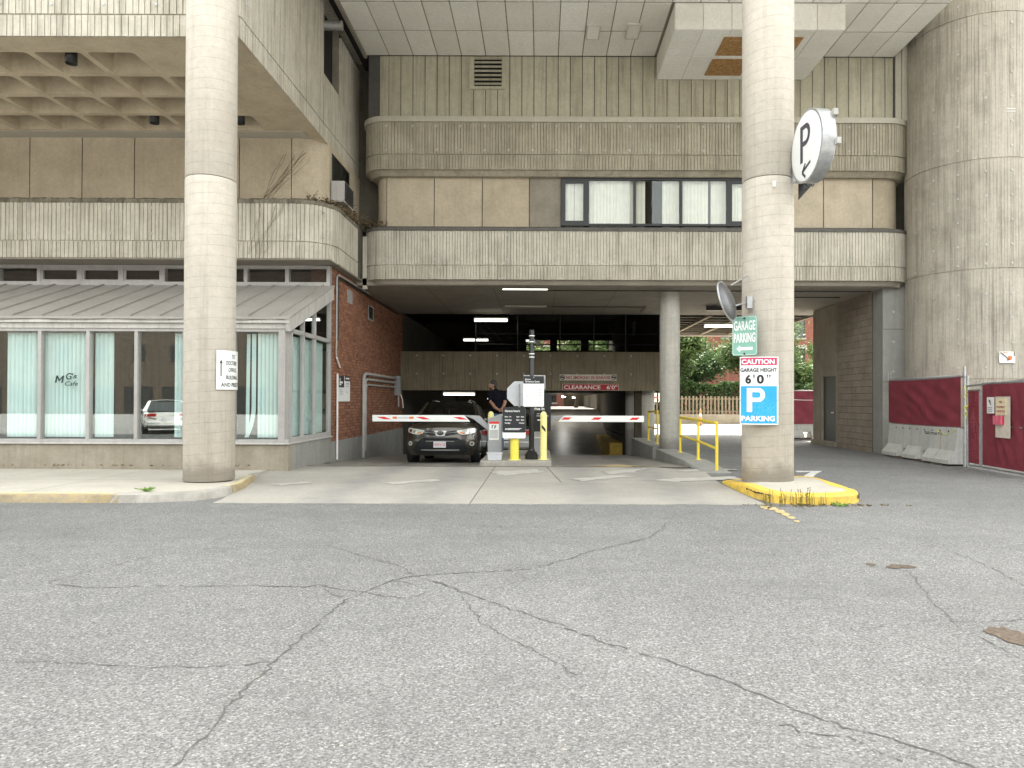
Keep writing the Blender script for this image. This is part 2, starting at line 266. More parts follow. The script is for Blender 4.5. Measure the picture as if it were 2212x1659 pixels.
# ------------------------------------------------------------------ mesh helpers
def link(o, parent=None):
    COL.objects.link(o)
    if parent is not None: o.parent = parent
    return o
def tag(o, label=None, cat=None, group=None, kind=None):
    if label: o['label'] = label
    if cat: o['category'] = cat
    if group: o['group'] = group
    if kind: o['kind'] = kind
    return o
def empty(name, loc=(0,0,0), label=None, cat=None, group=None, rz=0):
    o = bpy.data.objects.new(name, None); link(o); o.location = loc; o.rotation_euler[2] = rz; o.empty_display_size = .2
    return tag(o, label, cat, group)
def arc2(cx, cy, r, a0, a1, n):
    return [(cx+r*math.cos(R(a0+(a1-a0)*i/n)), cy+r*math.sin(R(a0+(a1-a0)*i/n))) for i in range(n+1)]
class MB:
    def __init__(s): s.v = []; s.f = []; s.m = []
    def add(s, vs_, fs, mi=0):
        k = len(s.v); s.v += [tuple(p) for p in vs_]; s.f += [tuple(i+k for i in f) for f in fs]; s.m += [mi]*len(fs); return s
    def box(s, x0, x1, y0, y1, z0, z1, mi=0):
        return s.add([(x0,y0,z0),(x1,y0,z0),(x1,y1,z0),(x0,y1,z0),(x0,y0,z1),(x1,y0,z1),(x1,y1,z1),(x0,y1,z1)],
            [(0,3,2,1),(4,5,6,7),(0,1,5,4),(1,2,6,5),(2,3,7,6),(3,0,4,7)], mi)
    def quad(s, a, b, c, d, mi=0): return s.add([a,b,c,d], [(0,1,2,3)], mi)
    def prism(s, poly, h0, h1, axis='z', mi=0):
        n = len(poly)
        def P(p, h): return {'z':(p[0],p[1],h),'y':(p[0],h,p[1]),'x':(h,p[0],p[1])}[axis]
        vs_ = [P(p,h0) for p in poly]+[P(p,h1) for p in poly]
        fs = [tuple(range(n-1,-1,-1)), tuple(range(n,2*n))]+[(i,(i+1)%n,(i+1)%n+n,i+n) for i in range(n)]
        return s.add(vs_, fs, mi)
    def cyl(s, p0, p1, r0, r1=None, n=16, mi=0, caps=True):
        r1 = r0 if r1 is None else r1
        p0 = Vector(p0); p1 = Vector(p1); d = (p1-p0).normalized()
        a = d.orthogonal().normalized(); b = d.cross(a)
        vs_ = []
        for p, r in ((p0,r0),(p1,r1)):
            for i in range(n):
                t = 2*math.pi*i/n; vs_.append(p+a*(r*math.cos(t))+b*(r*math.sin(t)))
        fs = [(i,(i+1)%n,(i+1)%n+n,i+n) for i in range(n)]
        if caps: fs += [tuple(range(n-1,-1,-1)), tuple(range(n,2*n))]
        return s.add(vs_, fs, mi)
    def tube(s, pts, r, n=8, mi=0):
        pts = [Vector(p) for p in pts]; vs_ = []; prev = None
        for i, p in enumerate(pts):
            d = (pts[min(i+1,len(pts)-1)]-pts[max(i-1,0)]).normalized()
            a = d.orthogonal().normalized() if prev is None else (prev-d*prev.dot(d)).normalized()
            prev = a; b = d.cross(a); rr = r[i] if isinstance(r,(list,tuple)) else r
            for k in range(n):
                t = 2*math.pi*k/n; vs_.append(p+a*(rr*math.cos(t))+b*(rr*math.sin(t)))
        fs = []
        for i in range(len(pts)-1):
            for k in range(n): fs.append((i*n+k, i*n+(k+1)%n, (i+1)*n+(k+1)%n, (i+1)*n+k))
        fs += [tuple(range(n-1,-1,-1)), tuple((len(pts)-1)*n+k for k in range(n))]
        return s.add(vs_, fs, mi)
    def lathe(s, prof, n=32, c=(0,0,0), mi=0):
        vs_ = []; fs = []
        for r, z in prof:
            for k in range(n):
                t = 2*math.pi*k/n; vs_.append((c[0]+r*math.cos(t), c[1]+r*math.sin(t), c[2]+z))
        for i in range(len(prof)-1):
            for k in range(n): fs.append((i*n+k, i*n+(k+1)%n, (i+1)*n+(k+1)%n, (i+1)*n+k))
        fs += [tuple(range(n-1,-1,-1)), tuple((len(prof)-1)*n+k for k in range(n))]
        return s.add(vs_, fs, mi)
    def grid(s, fn, nu, nv, mi=0):
        vs_ = [fn(i/nu, j/nv) for j in range(nv+1) for i in range(nu+1)]
        fs = [(j*(nu+1)+i, j*(nu+1)+i+1, (j+1)*(nu+1)+i+1, (j+1)*(nu+1)+i) for j in range(nv) for i in range(nu)]
        return s.add(vs_, fs, mi)
    def mesh(s, name, mats):
        me = bpy.data.meshes.new(name); me.from_pydata(s.v, [], s.f); me.update()
        mats = mats if isinstance(mats,(list,tuple)) else [mats]
        for x in mats: me.materials.append(M[x])
        if len(mats) > 1: me.polygons.foreach_set('material_index', s.m)
        return me
    def build(s, name, mats, parent=None, smooth=False, bevel=0, loc=None, seg=2, angle=40, fix=True):
        me = s.mesh(name, mats)
        if fix:
            bm = bmesh.new(); bm.from_mesh(me); bmesh.ops.recalc_face_normals(bm, faces=bm.faces); bm.to_mesh(me); bm.free()
        o = bpy.data.objects.new(name, me); link(o, parent)
        if loc: o.location = loc
        if smooth:
            me.polygons.foreach_set('use_smooth', [True]*len(me.polygons)); me.set_sharp_from_angle(angle=R(angle))
        if bevel:
            b = o.modifiers.new('bevel','BEVEL'); b.width = bevel; b.segments = seg; b.limit_method = 'ANGLE'; b.angle_limit = R(35)
        return o
def inst(name, me, parent=None, loc=(0,0,0), rot=(0,0,0), scale=None):
    o = bpy.data.objects.new(name, me); link(o, parent); o.location = loc; o.rotation_euler = rot
    if scale: o.scale = scale
    return o
def copy_tree(o, parent=None):
    c = o.copy(); COL.objects.link(c); c.parent = parent
    for ch in list(o.children): copy_tree(ch, c)
    return c
def struct(o, **kw): o['kind'] = 'structure'; return o

# text -> flat mesh data (verts in x,y), fitted into a width and/or cap height
DG = bpy.context.evaluated_depsgraph_get
def text_data(s, h, width=None, bold=.0, align='LEFT', shear=0, spacing=1.0, res=4):
    cu = bpy.data.curves.new('t','FONT'); cu.body = s; cu.size = 1; cu.offset = bold; cu.shear = shear; cu.space_character = spacing; cu.resolution_u = res; cu.fill_mode = 'FRONT'
    ob = bpy.data.objects.new('t', cu); COL.objects.link(ob); bpy.context.view_layer.update()
    me = ob.evaluated_get(DG()).to_mesh(); vs_ = [tuple(v.co) for v in me.vertices]; fs = [tuple(p.vertices) for p in me.polygons]
    ob.to_mesh_clear(); bpy.data.objects.remove(ob); bpy.data.curves.remove(cu)
    if not vs_: return [], []
    x0 = min(v[0] for v in vs_); x1 = max(v[0] for v in vs_)
    cap = .729; sy = h/cap; sx = sy if width is None else width/max(1e-6,(x1-x0))
    wdt = (x1-x0)*sx; off = {'LEFT':0,'CENTER':-wdt/2,'RIGHT':-wdt}[align]
    return [((v[0]-x0)*sx+off, v[1]*sy) for v in vs_], fs
def lettering(lines, mapf, mat, name, parent):
    """lines: (text, x, y(baseline), h, width, align, bold); mapf(x,y)->3D"""
    mb = MB()
    for L in lines:
        t, x, y, h = L[:4]; wd = L[4] if len(L)>4 else None; al = L[5] if len(L)>5 else 'LEFT'; bo = L[6] if len(L)>6 else 0; sh = L[7] if len(L)>7 else 0
        vs_, fs = text_data(t, h, wd, bo, al, sh)
        mb.add([mapf(x+a, y+b) for a, b in vs_], fs)
    return mb.build(name, mat, parent, fix=False)
def shapes(polys, mapf, mat, name, parent, sub=0):
    mb = MB()
    for p in polys: mb.add([mapf(*q) for q in p], [tuple(range(len(p)))])
    return mb.build(name, mat, parent, fix=False)
def rrect(w_, h_, r, n=5, cx=0, cy=0):
    o = []
    for sx, sy, a in ((1,1,0),(-1,1,90),(-1,-1,180),(1,-1,270)):
        o += arc2(cx+sx*(w_/2-r), cy+sy*(h_/2-r), r, a, a+90, n)
    return o
# path with rounded corners -> dense polyline
def rounded_path(pts, rad, step=.12):
    out = []
    for i, p in enumerate(pts):
        r = rad[i] if isinstance(rad,(list,tuple)) else rad
        if i in (0, len(pts)-1) or r <= 0: out.append(Vector(p)); continue
        p = Vector(p); a = (Vector(pts[i-1])-p).normalized(); b = (Vector(pts[i+1])-p).normalized()
        ang = a.angle(b); d = r/math.tan(ang/2); c = p+(a+b).normalized()*(r/math.sin(ang/2))
        s0 = p+a*d; s1 = p+b*d; v0 = s0-c; v1 = s1-c; tot = v0.angle(v1); sg = 1 if (v0.x*v1.y-v0.y*v1.x) > 0 else -1
        k = max(4, int(tot*r/step)+1)
        for j in range(k+1):
            t = sg*tot*j/k; out.append(c+Vector((v0.x*math.cos(t)-v0.y*math.sin(t), v0.x*math.sin(t)+v0.y*math.cos(t))))
    return out
class Path:
    def __init__(s, pts):
        s.p = [Vector(q) for q in pts]; s.s = [0]
        for a, b in zip(s.p, s.p[1:]): s.s.append(s.s[-1]+(b-a).length)
        s.L = s.s[-1]; s.k = 0
    def at(s, d):
        d = min(max(d,0),s.L-1e-6); i = 0
        lo, hi = 0, len(s.s)-2
        while lo < hi:
            mid = (lo+hi+1)//2
            if s.s[mid] <= d: lo = mid
            else: hi = mid-1
        i = lo; a, b = s.p[i], s.p[i+1]; t = (d-s.s[i])/max(1e-9,(s.s[i+1]-s.s[i])); q = a.lerp(b,t)
        def nrm(j):
            e = (s.p[min(j+1,len(s.p)-1)]-s.p[max(j-1,0)]); return Vector((e.y,-e.x)).normalized()
        n_ = nrm(i).lerp(nrm(i+1),t); n_.normalize()
        return q, n_            # outward = right of travel direction
def fluted(mb, path, z0, z1, board=.084, groove=.016, depth=.024, thick=.35, mi=0, s0=0, s1=None, jit=.25):
    s1 = path.L if s1 is None else s1; ss = []; d = s0; rr = random.Random(int(z0*100))
    while d < s1:
        wdt = board*(1+jit*(rr.random()-.5)); e = min(s1, d+wdt)
        k = rr.uniform(-.002,.002)
        ss += [(d+groove*.5, k), (e-groove*.5, k), (e-groove*.25, -depth), (e+groove*.25, -depth)]; d = e
    rows = []
    for a, o in ss:
        q, n_ = path.at(a); q2 = q+n_*o; q3 = q-n_*thick
        rows.append(((q2.x,q2.y),(q3.x,q3.y)))
    vs_ = []; fs = []
    for i, (a, b) in enumerate(rows):
        vs_ += [(a[0],a[1],z0),(a[0],a[1],z1),(b[0],b[1],z1),(b[0],b[1],z0)]
        if i:
            k = 4*i
            fs += [(k-4,k,k+1,k-3),(k-3,k+1,k+2,k-2),(k-1,k+3,k,k-4)]
    mb.add(vs_, fs, mi)
def strip(mb, path, z0, z1, out0=0.0, out1=None, thick=.3, mi=0, step=.15, s0=0, s1=None, rough=0):
    """swept strip: bottom edge offset out0, top edge offset out1"""
    out1 = out0 if out1 is None else out1; s1 = path.L if s1 is None else s1; n_ = max(2,int((s1-s0)/step)); vs_ = []; fs = []
    for i in range(n_+1):
        q, nn = path.at(s0+(s1-s0)*i/n_); j = rnd.uniform(-rough,rough); j2 = rnd.uniform(-rough,rough)
        a = q+nn*(out0+j); b = q+nn*(out1+j2); c = q-nn*thick
        vs_ += [(a.x,a.y,z0),(b.x,b.y,z1+j2*.5),(c.x,c.y,z1),(c.x,c.y,z0)]
        if i:
            k = 4*i; fs += [(k-4,k,k+1,k-3),(k-3,k+1,k+2,k-2),(k-1,k+3,k,k-4)]
    fs += [(0,1,2,3), tuple(4*n_+x for x in (3,2,1,0))]
    mb.add(vs_, fs, mi)
# tie plugs: a shallow dished disc, shared mesh; local +Y points into the wall
def _plug():
    mb = MB(); n = 10; prof = [(.046,.003),(.044,.002),(.038,.02),(.033,.02),(.031,-.006),(0.001,-.008)]
    vs_ = []; fs = []
    for r, d in prof:
        for k in range(n): vs_.append((r*math.cos(2*math.pi*k/n), d, r*math.sin(2*math.pi*k/n)))
    for i in range(len(prof)-1):
        for k in range(n): fs.append((i*n+k,(i+1)*n+k,(i+1)*n+(k+1)%n,i*n+(k+1)%n))
    mb.add(vs_, fs); return mb.mesh('tie_plug','conc_barrier')
PLUG = _plug()
def plug(parent, x, y, z, nx=0, ny=-1, off=.004):
    o = inst('tie_plug', PLUG, parent, (x+nx*off, y+ny*off, z)); o.rotation_euler[2] = math.atan2(-nx, ny)+math.pi if True else 0
    o.rotation_euler[2] = math.atan2(nx, -ny); return o
def leaves(mb, pts, size, rr, mi=0, up=.3):
    for p in pts:
        s = size*rr.uniform(.6,1.4); a = Vector((rr.gauss(0,1),rr.gauss(0,1),rr.gauss(0,1)*.6)).normalized(); b = a.cross(Vector((rr.gauss(0,1),rr.gauss(0,1),rr.gauss(0,1)))).normalized()
        p = Vector(p); mb.add([p-a*s, p+b*s*.42, p+a*s, p-b*s*.42], [(0,1,2,3)], mi)
# ------------------------------------------------------------------ ground
g = MB()
HX = [-260,-60,-30,-16,-8,-4,-2,0,2,3.85,6,9,14,22,60,260]; 
# street sheet, cut out where the garage ramp goes down (x -5.26..3.45, y 15.9..)
ys = [-260,-60,-20,-8,-2,2,5,8,10.2,12,15.0,15.9,60,140,420]
RX0, RX1, RY0, RY1 = -5.26, 3.45, 15.9, 60
xs = sorted(set([-260,-60,-30,-16,-9,RX0,-2,0,2,RX1,6,9,14,22,60,260]))
vid = {}
def gv(x,y):
    if (x,y) not in vid: vid[(x,y)] = len(g.v); g.v.append((x,y,0.0))
    return vid[(x,y)]
for i in range(len(xs)-1):
    for j in range(len(ys)-1):
        if xs[i] >= RX0 and xs[i+1] <= RX1 and ys[j] >= RY0 and ys[j+1] <= RY1: continue
        g.f.append((gv(xs[i],ys[j]),gv(xs[i+1],ys[j]),gv(xs[i+1],ys[j+1]),gv(xs[i],ys[j+1]))); g.m.append(0)
road = g.build('road', 'asphalt'); struct(road)
# worn, lighter band along the apron joint + sunlit far yard
far = MB(); far.quad((3.6,32,.006),(60,32,.006),(60,45.8,.006),(3.6,45.8,.006)); fo = far.build('yard', 'conc_walk'); struct(fo)
# driveway apron slabs
def slab_name(poly, z, name, mat, t=.05):
    mb = MB(); mb.prism(poly, z-t, z); o = mb.build(name, mat, bevel=.006); return o
JX = [-5.0, -1.02, 1.25, 3.45]
apron = empty('driveway', (0,12,0)); apron['kind'] = 'structure'
def apX(y): return -4.72 if y < 10.6 else -4.72-(y-10.6)*.235
def ap_slab(poly): 
    o = slab_name([(x,y-12) for x,y in poly], .012, 'slab', 'conc_apron'); o.parent = apron
jr = random.Random(9)
def jag(a,b,y,k=40): return [(a+(b-a)*i/k,y+jr.uniform(-.012,.014)+.010*math.sin(i*.7)) for i in range(k+1)]
ap_slab(jag(-4.72,-1.03,10.24)+[(-1.03,15.86),(-5.6,15.86),(-5.58,14.2),(-4.95,11.4),(-4.75,10.6)])
ap_slab(jag(-1.015,3.24,10.24)+[(3.24,12.9),(-1.015,12.9)])
ap_slab([(-1.015,12.915),(.36,12.915),(.12,15.86),(-1.015,15.86)])
ap_slab([(.38,12.915),(3.24,12.915),(3.45,14.9),(2.6,15.86),(.14,15.86)])
# rusty steel edge of the trench at the top of the ramp
mb = MB(); mb.box(-5.7,3.5,15.87,15.93,-.03,.016); tr = mb.build('trench_edge','debris_dirt'); struct(tr)
# garage ramp: gentle fall to y=25, then steep down, flat, and an inner ramp that climbs away
prof = [(15.93,.006),(18,-.10),(21,-.24),(25,-.42),(27.5,-.85),(31,-1.15),(34,-1.2),(35,-1.12),(40,-.02),(44,.95),(60,.98)]
mb = MB()
for (a,za),(b,zb) in zip(prof,prof[1:]): mb.quad((-5.9,a,za),(3.62,a,za),(3.62,b,zb),(-5.9,b,zb))
rampo = mb.build('garage_ramp','conc_floor'); struct(rampo)
# yellow arrow on the ramp
def flat_paint(polys, z, name, mat, parent=None):
    mb = MB()
    for p in polys: mb.add([(x,y,(z(x,y) if callable(z) else z)) for x,y in p],[tuple(range(len(p)))])
    return mb.build(name, mat, parent, fix=False)
def rz(y): 
    for (a,za),(b,zb) in zip(prof,prof[1:]):
        if a <= y <= b: return za+(zb-za)*(y-a)/(b-a)
    return 0
ar = flat_paint([[(.95,16.05),(1.5,16.7),(1.9,17.5),(2.1,16.8),(2.6,16.05),(2.1,16.25),(2.0,15.96),(1.55,15.96),(1.45,16.2)]], lambda x,y: rz(y)+.008, 'road_marking', 'paint_yellow_worn'); struct(ar)
# white worn strokes on the apron and by the right column
marks = [[(GR(u,v)) for u,v in p] for p in ([(1062,1022),(1150,1016),(1178,1021),(1090,1030)],[(1235,1036),(1330,1028),(1368,1030),(1260,1041)],[(1300,1020),(1395,1013),(1370,1021),(1320,1027)],[(1375,1039),(1480,1034),(1590,1030),(1600,1036),(1470,1041)],[(1440,1016),(1560,1013),(1600,1015),(1480,1019)],[(830,1046),(940,1038),(960,1041),(850,1050)],[(590,1050),(660,1044),(680,1047),(610,1053)])]
def jagged(p, k=7, a=.035):
    o = []
    for (x0,y0),(x1,y1) in zip(p,p[1:]+p[:1]):
        for i in range(k): o.append((x0+(x1-x0)*i/k+jr.gauss(0,a),y0+(y1-y0)*i/k+jr.gauss(0,a*1.5)))
    return o
mk = flat_paint([jagged(m_) for m_ in marks], .018, 'road_marking', 'paint_white_worn'); struct(mk)
mk = flat_paint([[GR(u,v) for u,v in ((1716,1038),(1752,1018),(1722,1019),(1718,1016),(1776,1016),(1764,1022),(1742,1042))]], .006, 'road_marking', 'paint_white'); struct(mk)
for (u,v,w_,h_) in ((1652,1095,14,5),(1668,1098,13,5),(1683,1104,13,5),(1696,1110,11,5),(1709,1117,10,4),(1721,1125,7,3)):
    w_ *= 1.45; h_ *= 1.15; q_ = [(u-w_*.6+jr.uniform(-2,2),v-h_*.5),(u+w_*.4+jr.uniform(-2,2),v-h_*.6),(u+w_*.75,v+h_*.2+jr.uniform(-1,1)),(u+w_*.3,v+h_*.75),(u-w_*.35,v+h_*.4)]
    mk = flat_paint([[GR(*p) for p in q_]], .006, 'road_marking', 'paint_yellow_worn'); struct(mk)
# cracks in the asphalt, each a thin jagged sunken line
crk = [[(105,1265),(200,1273),(380,1268),(540,1267),(660,1270),(700,1264),(740,1276),(790,1280),(850,1255),(900,1245),(1000,1238),(1150,1230),(1200,1215),(1300,1185),(1400,1163),(1430,1145),(1438,1128)],
 [(105,1265),(170,1245),(300,1210),(400,1195),(480,1185)],[(790,1280),(740,1300),(700,1340),(640,1390),(600,1430),(540,1480),(480,1550),(440,1600),(380,1656)],
 [(900,1245),(990,1275),(1100,1315),(1200,1345),(1300,1385),(1440,1425),(1560,1465),(1700,1520),(1800,1560),(1950,1600),(2110,1656)],[(900,1245),(870,1225),(830,1215),(760,1195),(710,1180)],
 [(850,1255),(900,1265),(940,1258),(985,1268)],[(790,1280),(830,1290),(890,1292),(930,1280)],[(690,1264),(720,1285),(750,1292)],[(0,1432),(150,1434),(330,1445),(470,1440),(600,1430)],
 [(1980,1165),(2040,1182),(2100,1205),(2160,1232),(2212,1262)],[(1870,1218),(1900,1225),(1960,1230),(2010,1290),(2060,1345),(2140,1385),(2212,1422)],[(1990,1337),(2080,1340),(2212,1335)],[(1480,1168),(1600,1165),(1750,1168),(1900,1160)],[(1680,1560),(1750,1583),(1830,1588),(1950,1640)],[(1000,1290),(1040,1345),(1150,1400),(1250,1460)]]
rr = random.Random(3)
for ci, c in enumerate(crk):
    P = [Vector(GR(u,v)) for u,v in c]; pts = []
    for a, b in zip(P,P[1:]):
        k = max(2,int((b-a).length/.045))
        for i in range(k): pts.append(a.lerp(b,i/k)+Vector((rr.gauss(0,.012),rr.gauss(0,.012))))
    pts.append(P[-1]); mb = MB(); L = []; Rr = []
    for i, p in enumerate(pts):
        d = (pts[min(i+1,len(pts)-1)]-pts[max(i-1,0)]); nn = Vector((-d.y,d.x)).normalized(); wd = rr.uniform(.001,.009)*(1.25 if ci in (0,2,3) else .7)
        L.append(p+nn*wd); Rr.append(p-nn*wd*rr.uniform(.3,1))
    n_ = len(pts); mb.add([(p.x,p.y,.0035) for p in L]+[(p.x,p.y,.0035) for p in Rr],[(i,i+1,n_+i+1,n_+i) for i in range(n_-1) if rr.random() > .07])
    mb.build('crack','crack',road,fix=False)
# low dirt-filled hollows
for (u,v,a,b_) in ((1945,1221,.26,.05),(1930,1223,.12,.04),(2188,1371,.26,.13),(2165,1366,.14,.06),(1880,1217,.10,.04)):
    x,y = GR(u,v); mb = MB(); pts = []; hz_ = .003+.0025*rr.random()
    for i in range(22):
        t = 2*math.pi*i/22; k = rr.uniform(.7,1.15); pts.append((x+a*.5*k*math.cos(t), y+b_*1.6*k*math.sin(t), hz_))
    mb.add(pts,[tuple(range(22))]); mb.build('pothole','debris_dirt',road,fix=False)
# litter and pebbles lying on the road
peb = MB().lathe([(.001,0),(.03,.002),(.036,.012),(.02,.02),(.001,.021)], 7).mesh('pebble','conc_kerb')
for i in range(46):
    if i < 12: u,v = rr.uniform(100,2150), rr.uniform(1120,1640)
    elif i < 30: u,v = rr.uniform(1940,2195), 0
    else: u,v = rr.uniform(1650,1870), rr.uniform(1094,1104)
    if v: x,y = GR(u,v)
    else: y = rr.uniform(14.6,18.5); x = 9.32+rr.uniform(-.25,.12)
    s = rr.uniform(.25,.8)*(.35 if i < 12 else 1)
    o = inst('pebble',peb,road,(x,y,.0),(0,0,rr.uniform(0,6)),(s*rr.uniform(.8,1.8),s,s*.8))
# sidewalk with kerb on the left
SW = .125
sw_edge = [(-40,10.36),(-6.2,10.36)]+[(-5.6,10.40),(-5.1,10.62),(-4.98,11.0),(-5.1,11.9),(-5.36,12.9),(-5.62,13.9),(-5.66,14.82)]
mb = MB(); nn = len(sw_edge)
def swz(x,y): return SW if y < 12.2 else SW-(y-12.2)*.03 if x > -5.9 else SW
poly = sw_edge+[(-40,14.82)]
mb.add([(x,y,SW if y < 12 or x < -6 else max(.03,SW-(y-12)*.045)) for x,y in poly],[tuple(range(len(poly)))])
walk = mb.build('sidewalk','conc_walk'); struct(walk)
flat_paint([[(-40,12.05),(-6.2,12.05),(-6.2,12.062),(-40,12.062)]]+[[(x,10.4),(x+.01,10.4),(x+.01,14.7),(x,14.7)] for x in (-7.6,-9.4,-11.2)], SW+.003, 'joint','crack',walk)
kerb = empty('kerb',(0,0,0)); kerb['kind'] = 'structure'
def kerb_piece(pts, z0f, mats, wid=.15, topmat=None):
    mb = MB(); vs_ = []; fs = []
    for i, p in enumerate(pts):
        a = Vector(pts[max(i-1,0)]); b = Vector(pts[min(i+1,len(pts)-1)]); d = (b-a).normalized(); nn = Vector((d.y,-d.x)); p = Vector(p)
        h = z0f(i/(len(pts)-1)); o0 = p+nn*.14; o1 = p+nn*(.115); inn = p-nn*.03
        vs_ += [(o0.x,o0.y,-.02),(o1.x+rr.gauss(0,.006),o1.y+rr.gauss(0,.006),h-.015),(p.x+nn.x*.09,p.y+nn.y*.09,h+.004),(inn.x,inn.y,h+.004)]
        if i:
            k = 4*i
            for q in range(3): fs.append((k-4+q,k+q,k+q+1,k-3+q))
    mb.add(vs_,[f for q,f in enumerate(fs) if q%3 < 2]); mb.build('kerb_stone', mats, kerb, smooth=True, fix=True)
    m2 = MB(); m2.add(vs_,[f for q,f in enumerate(fs) if q%3 == 2]); return m2.build('kerb_top','kerb_top' if mats != 'conc_kerb' else mats, kerb, fix=True)
for i in range(9):
    a, b = -40+i*3.77, -40+(i+1)*3.77-.012
    kerb_piece([(a+(b-a)*k/24,10.36) for k in range(25)], lambda t: SW, 'kerb_yellow_old')
cp = Path(rounded_path(sw_edge[1:],[0,0,.3,.3,.3,0,0,0,0],.05))
def cpp(a,b,k): return [tuple(cp.at(cp.L*(a+(b-a)*i/k))[0]) for i in range(k+1)]
kerb_piece(cpp(.0,.33,20), lambda t: SW+.002, 'conc_kerb'); kerb_piece(cpp(.334,.70,20), lambda t: SW*(1-.35*t), 'kerb_yellow_old'); kerb_piece(cpp(.704,1,10), lambda t: .08*(1-.9*t), 'conc_kerb')
# yellow kerbed island round the right column
isl = empty('kerb_island',(4.05,11.6,0),'yellow painted concrete kerb island at the foot of the sign column','kerb island')
out = [(3.30,12.98),(3.27,11.6),(3.30,10.9),(3.42,10.45),(3.72,10.27),(4.1,10.26)]+arc2(4.22,10.9,.6,-75,10,8)+[(4.86,11.4),(4.88,12.3)]+arc2(4.60,12.6,.28,0,90,4)+[(4.2,12.98)]
out = [(x-4.05,y-11.6) for x,y in out]
def shrink(poly, d):
    cx = sum(p[0] for p in poly)/len(poly); cy = sum(p[1] for p in poly)/len(poly); o = []
    for x,y in poly:
        v = Vector((x-cx,y-cy)); L = v.length; o.append((cx+v.x*(1-d/L), cy+v.y*(1-d/L)))
    return o
def ring(mb, p0, z0, p1, z1, mi=0):
    n_ = len(p0); mb.add([(x,y,(z0(x,y) if callable(z0) else z0)) for x,y in p0]+[(x,y,(z1(x,y) if callable(z1) else z1)) for x,y in p1],[(i,(i+1)%n_,n_+(i+1)%n_,n_+i) for i in range(n_)],mi)
hz = lambda x,y: .15 if y < .5 or x > .0 else .15-(y-.5)*.12*max(0,min(1,(-x)/.6))
in0 = shrink(out,.035); in1 = shrink(out,.23)
mb = MB(); ring(mb,out,-.02,shrink(out,.01),lambda x,y: hz(x,y)-.035); ring(mb,shrink(out,.01),lambda x,y: hz(x,y)-.035,in0,hz); ring(mb,in0,hz,in1,lambda x,y: hz(x,y)+.003)
mb.build('kerb_rim','paint_yellow',isl,smooth=True)
mb = MB(); mb.add([(x,y,hz(x,y)+.001) for x,y in in1],[tuple(range(len(in1)))]); mb.build('fill','conc_walk',isl)
# black tyre scuffs, thin rubber film on the kerb face
def scuff(i0,i1,za,zb):
    mb = MB(); pts = []
    P = Path([(x,y) for x,y in shrink(out,-.012)]); 
    for k in range(i1-i0+1): pass
    n_ = 18; top = []; bot = []
    for k in range(n_+1):
        q,_ = P.at(i0+(i1-i0)*k/n_ if False else i0/100*P.L+(i1-i0)/100*P.L*k/n_); t = math.sin(math.pi*k/n_)
        bot.append((q.x,q.y,za+rr.uniform(-.008,.008)+(.03*(1-t)))); top.append((q.x,q.y,zb*(t**.3)+za*(1-t**.3)+rr.uniform(-.012,.012)))
    mb.add(bot+top,[(k,k+1,n_+k+2,n_+k+1) for k in range(n_)]); mb.build('scuff','tyre_scuff',isl,fix=False)
scuff(24,36,.085,.112); scuff(57,61,.05,.125); scuff(66,83,.03,.118); scuff(62,66,.10,.12)
# ------------------------------------------------------------------ office building on the left (upper block, band, panels, clerestory)
ob_ = empty('office_building',(-5.4,16,0),'left concrete office block with waffle soffit, ribbed bands and clerestory windows','building')
OL = Vector((-5.4,16,0))
def ch(o, par, L): o.parent = par; o.location = Vector(o.location)-L; return o
SO = 7.95
up = Path(rounded_path([(-26,12.58),(-5.4,12.58),(-5.4,17.5)],[0,.08,0]))
mb = MB(); fluted(mb, up, SO+.40, 13.5, .115, .02, .022); ch(mb.build('upper_wall','conc_band'), ob_, OL)
mb = MB(); fluted(mb, up, SO, SO+.375, .115, .02, .022); strip(mb, up, SO+.37, SO+.405, -.03, -.03, .3); ch(mb.build('upper_edge','conc_band'), ob_, OL)
up2 = Path([(-5.4,17.5),(-5.4,21.2)])
mb = MB(); fluted(mb, up2, SO+.40, 9.57, .115, .02, .022); fluted(mb, up2, SO, SO+.375, .115,.02,.022); strip(mb, up2, SO+.37, SO+.405,-.03,-.03,.3)
mb.box(-5.72,-5.4,18.98,21.2,9.57,11.2); ch(mb.build('side_wall','conc_band'), ob_, OL)
mb = MB(); mb.box(-5.8,-5.62,17.5,18.96,9.5,13.5); mb.box(-5.8,-5.5,18.95,21.2,11.2,13.5); ch(mb.build('slot_window','black_void'), ob_, OL)
mb = MB(); mb.box(-6.5,-5.45,18.93,18.975,9.57,12); ch(mb.build('slot_jamb','conc_panel_dark'), ob_, OL)
for r_ in (8.72,9.34,9.96,10.58,11.2):
    for k in range(9):
        Y = 12.95+k*.62
        if Y > 17.4 and r_ > 9.4: continue
        ch(plug(None,-5.4,Y,r_,1,0), ob_, OL)
for k in range(16):
    x = -5.95-k*.95*.62/.62*.98; ch(plug(None,x,12.58,8.52), ob_, OL); ch(plug(None,x,12.58,9.2), ob_, OL)
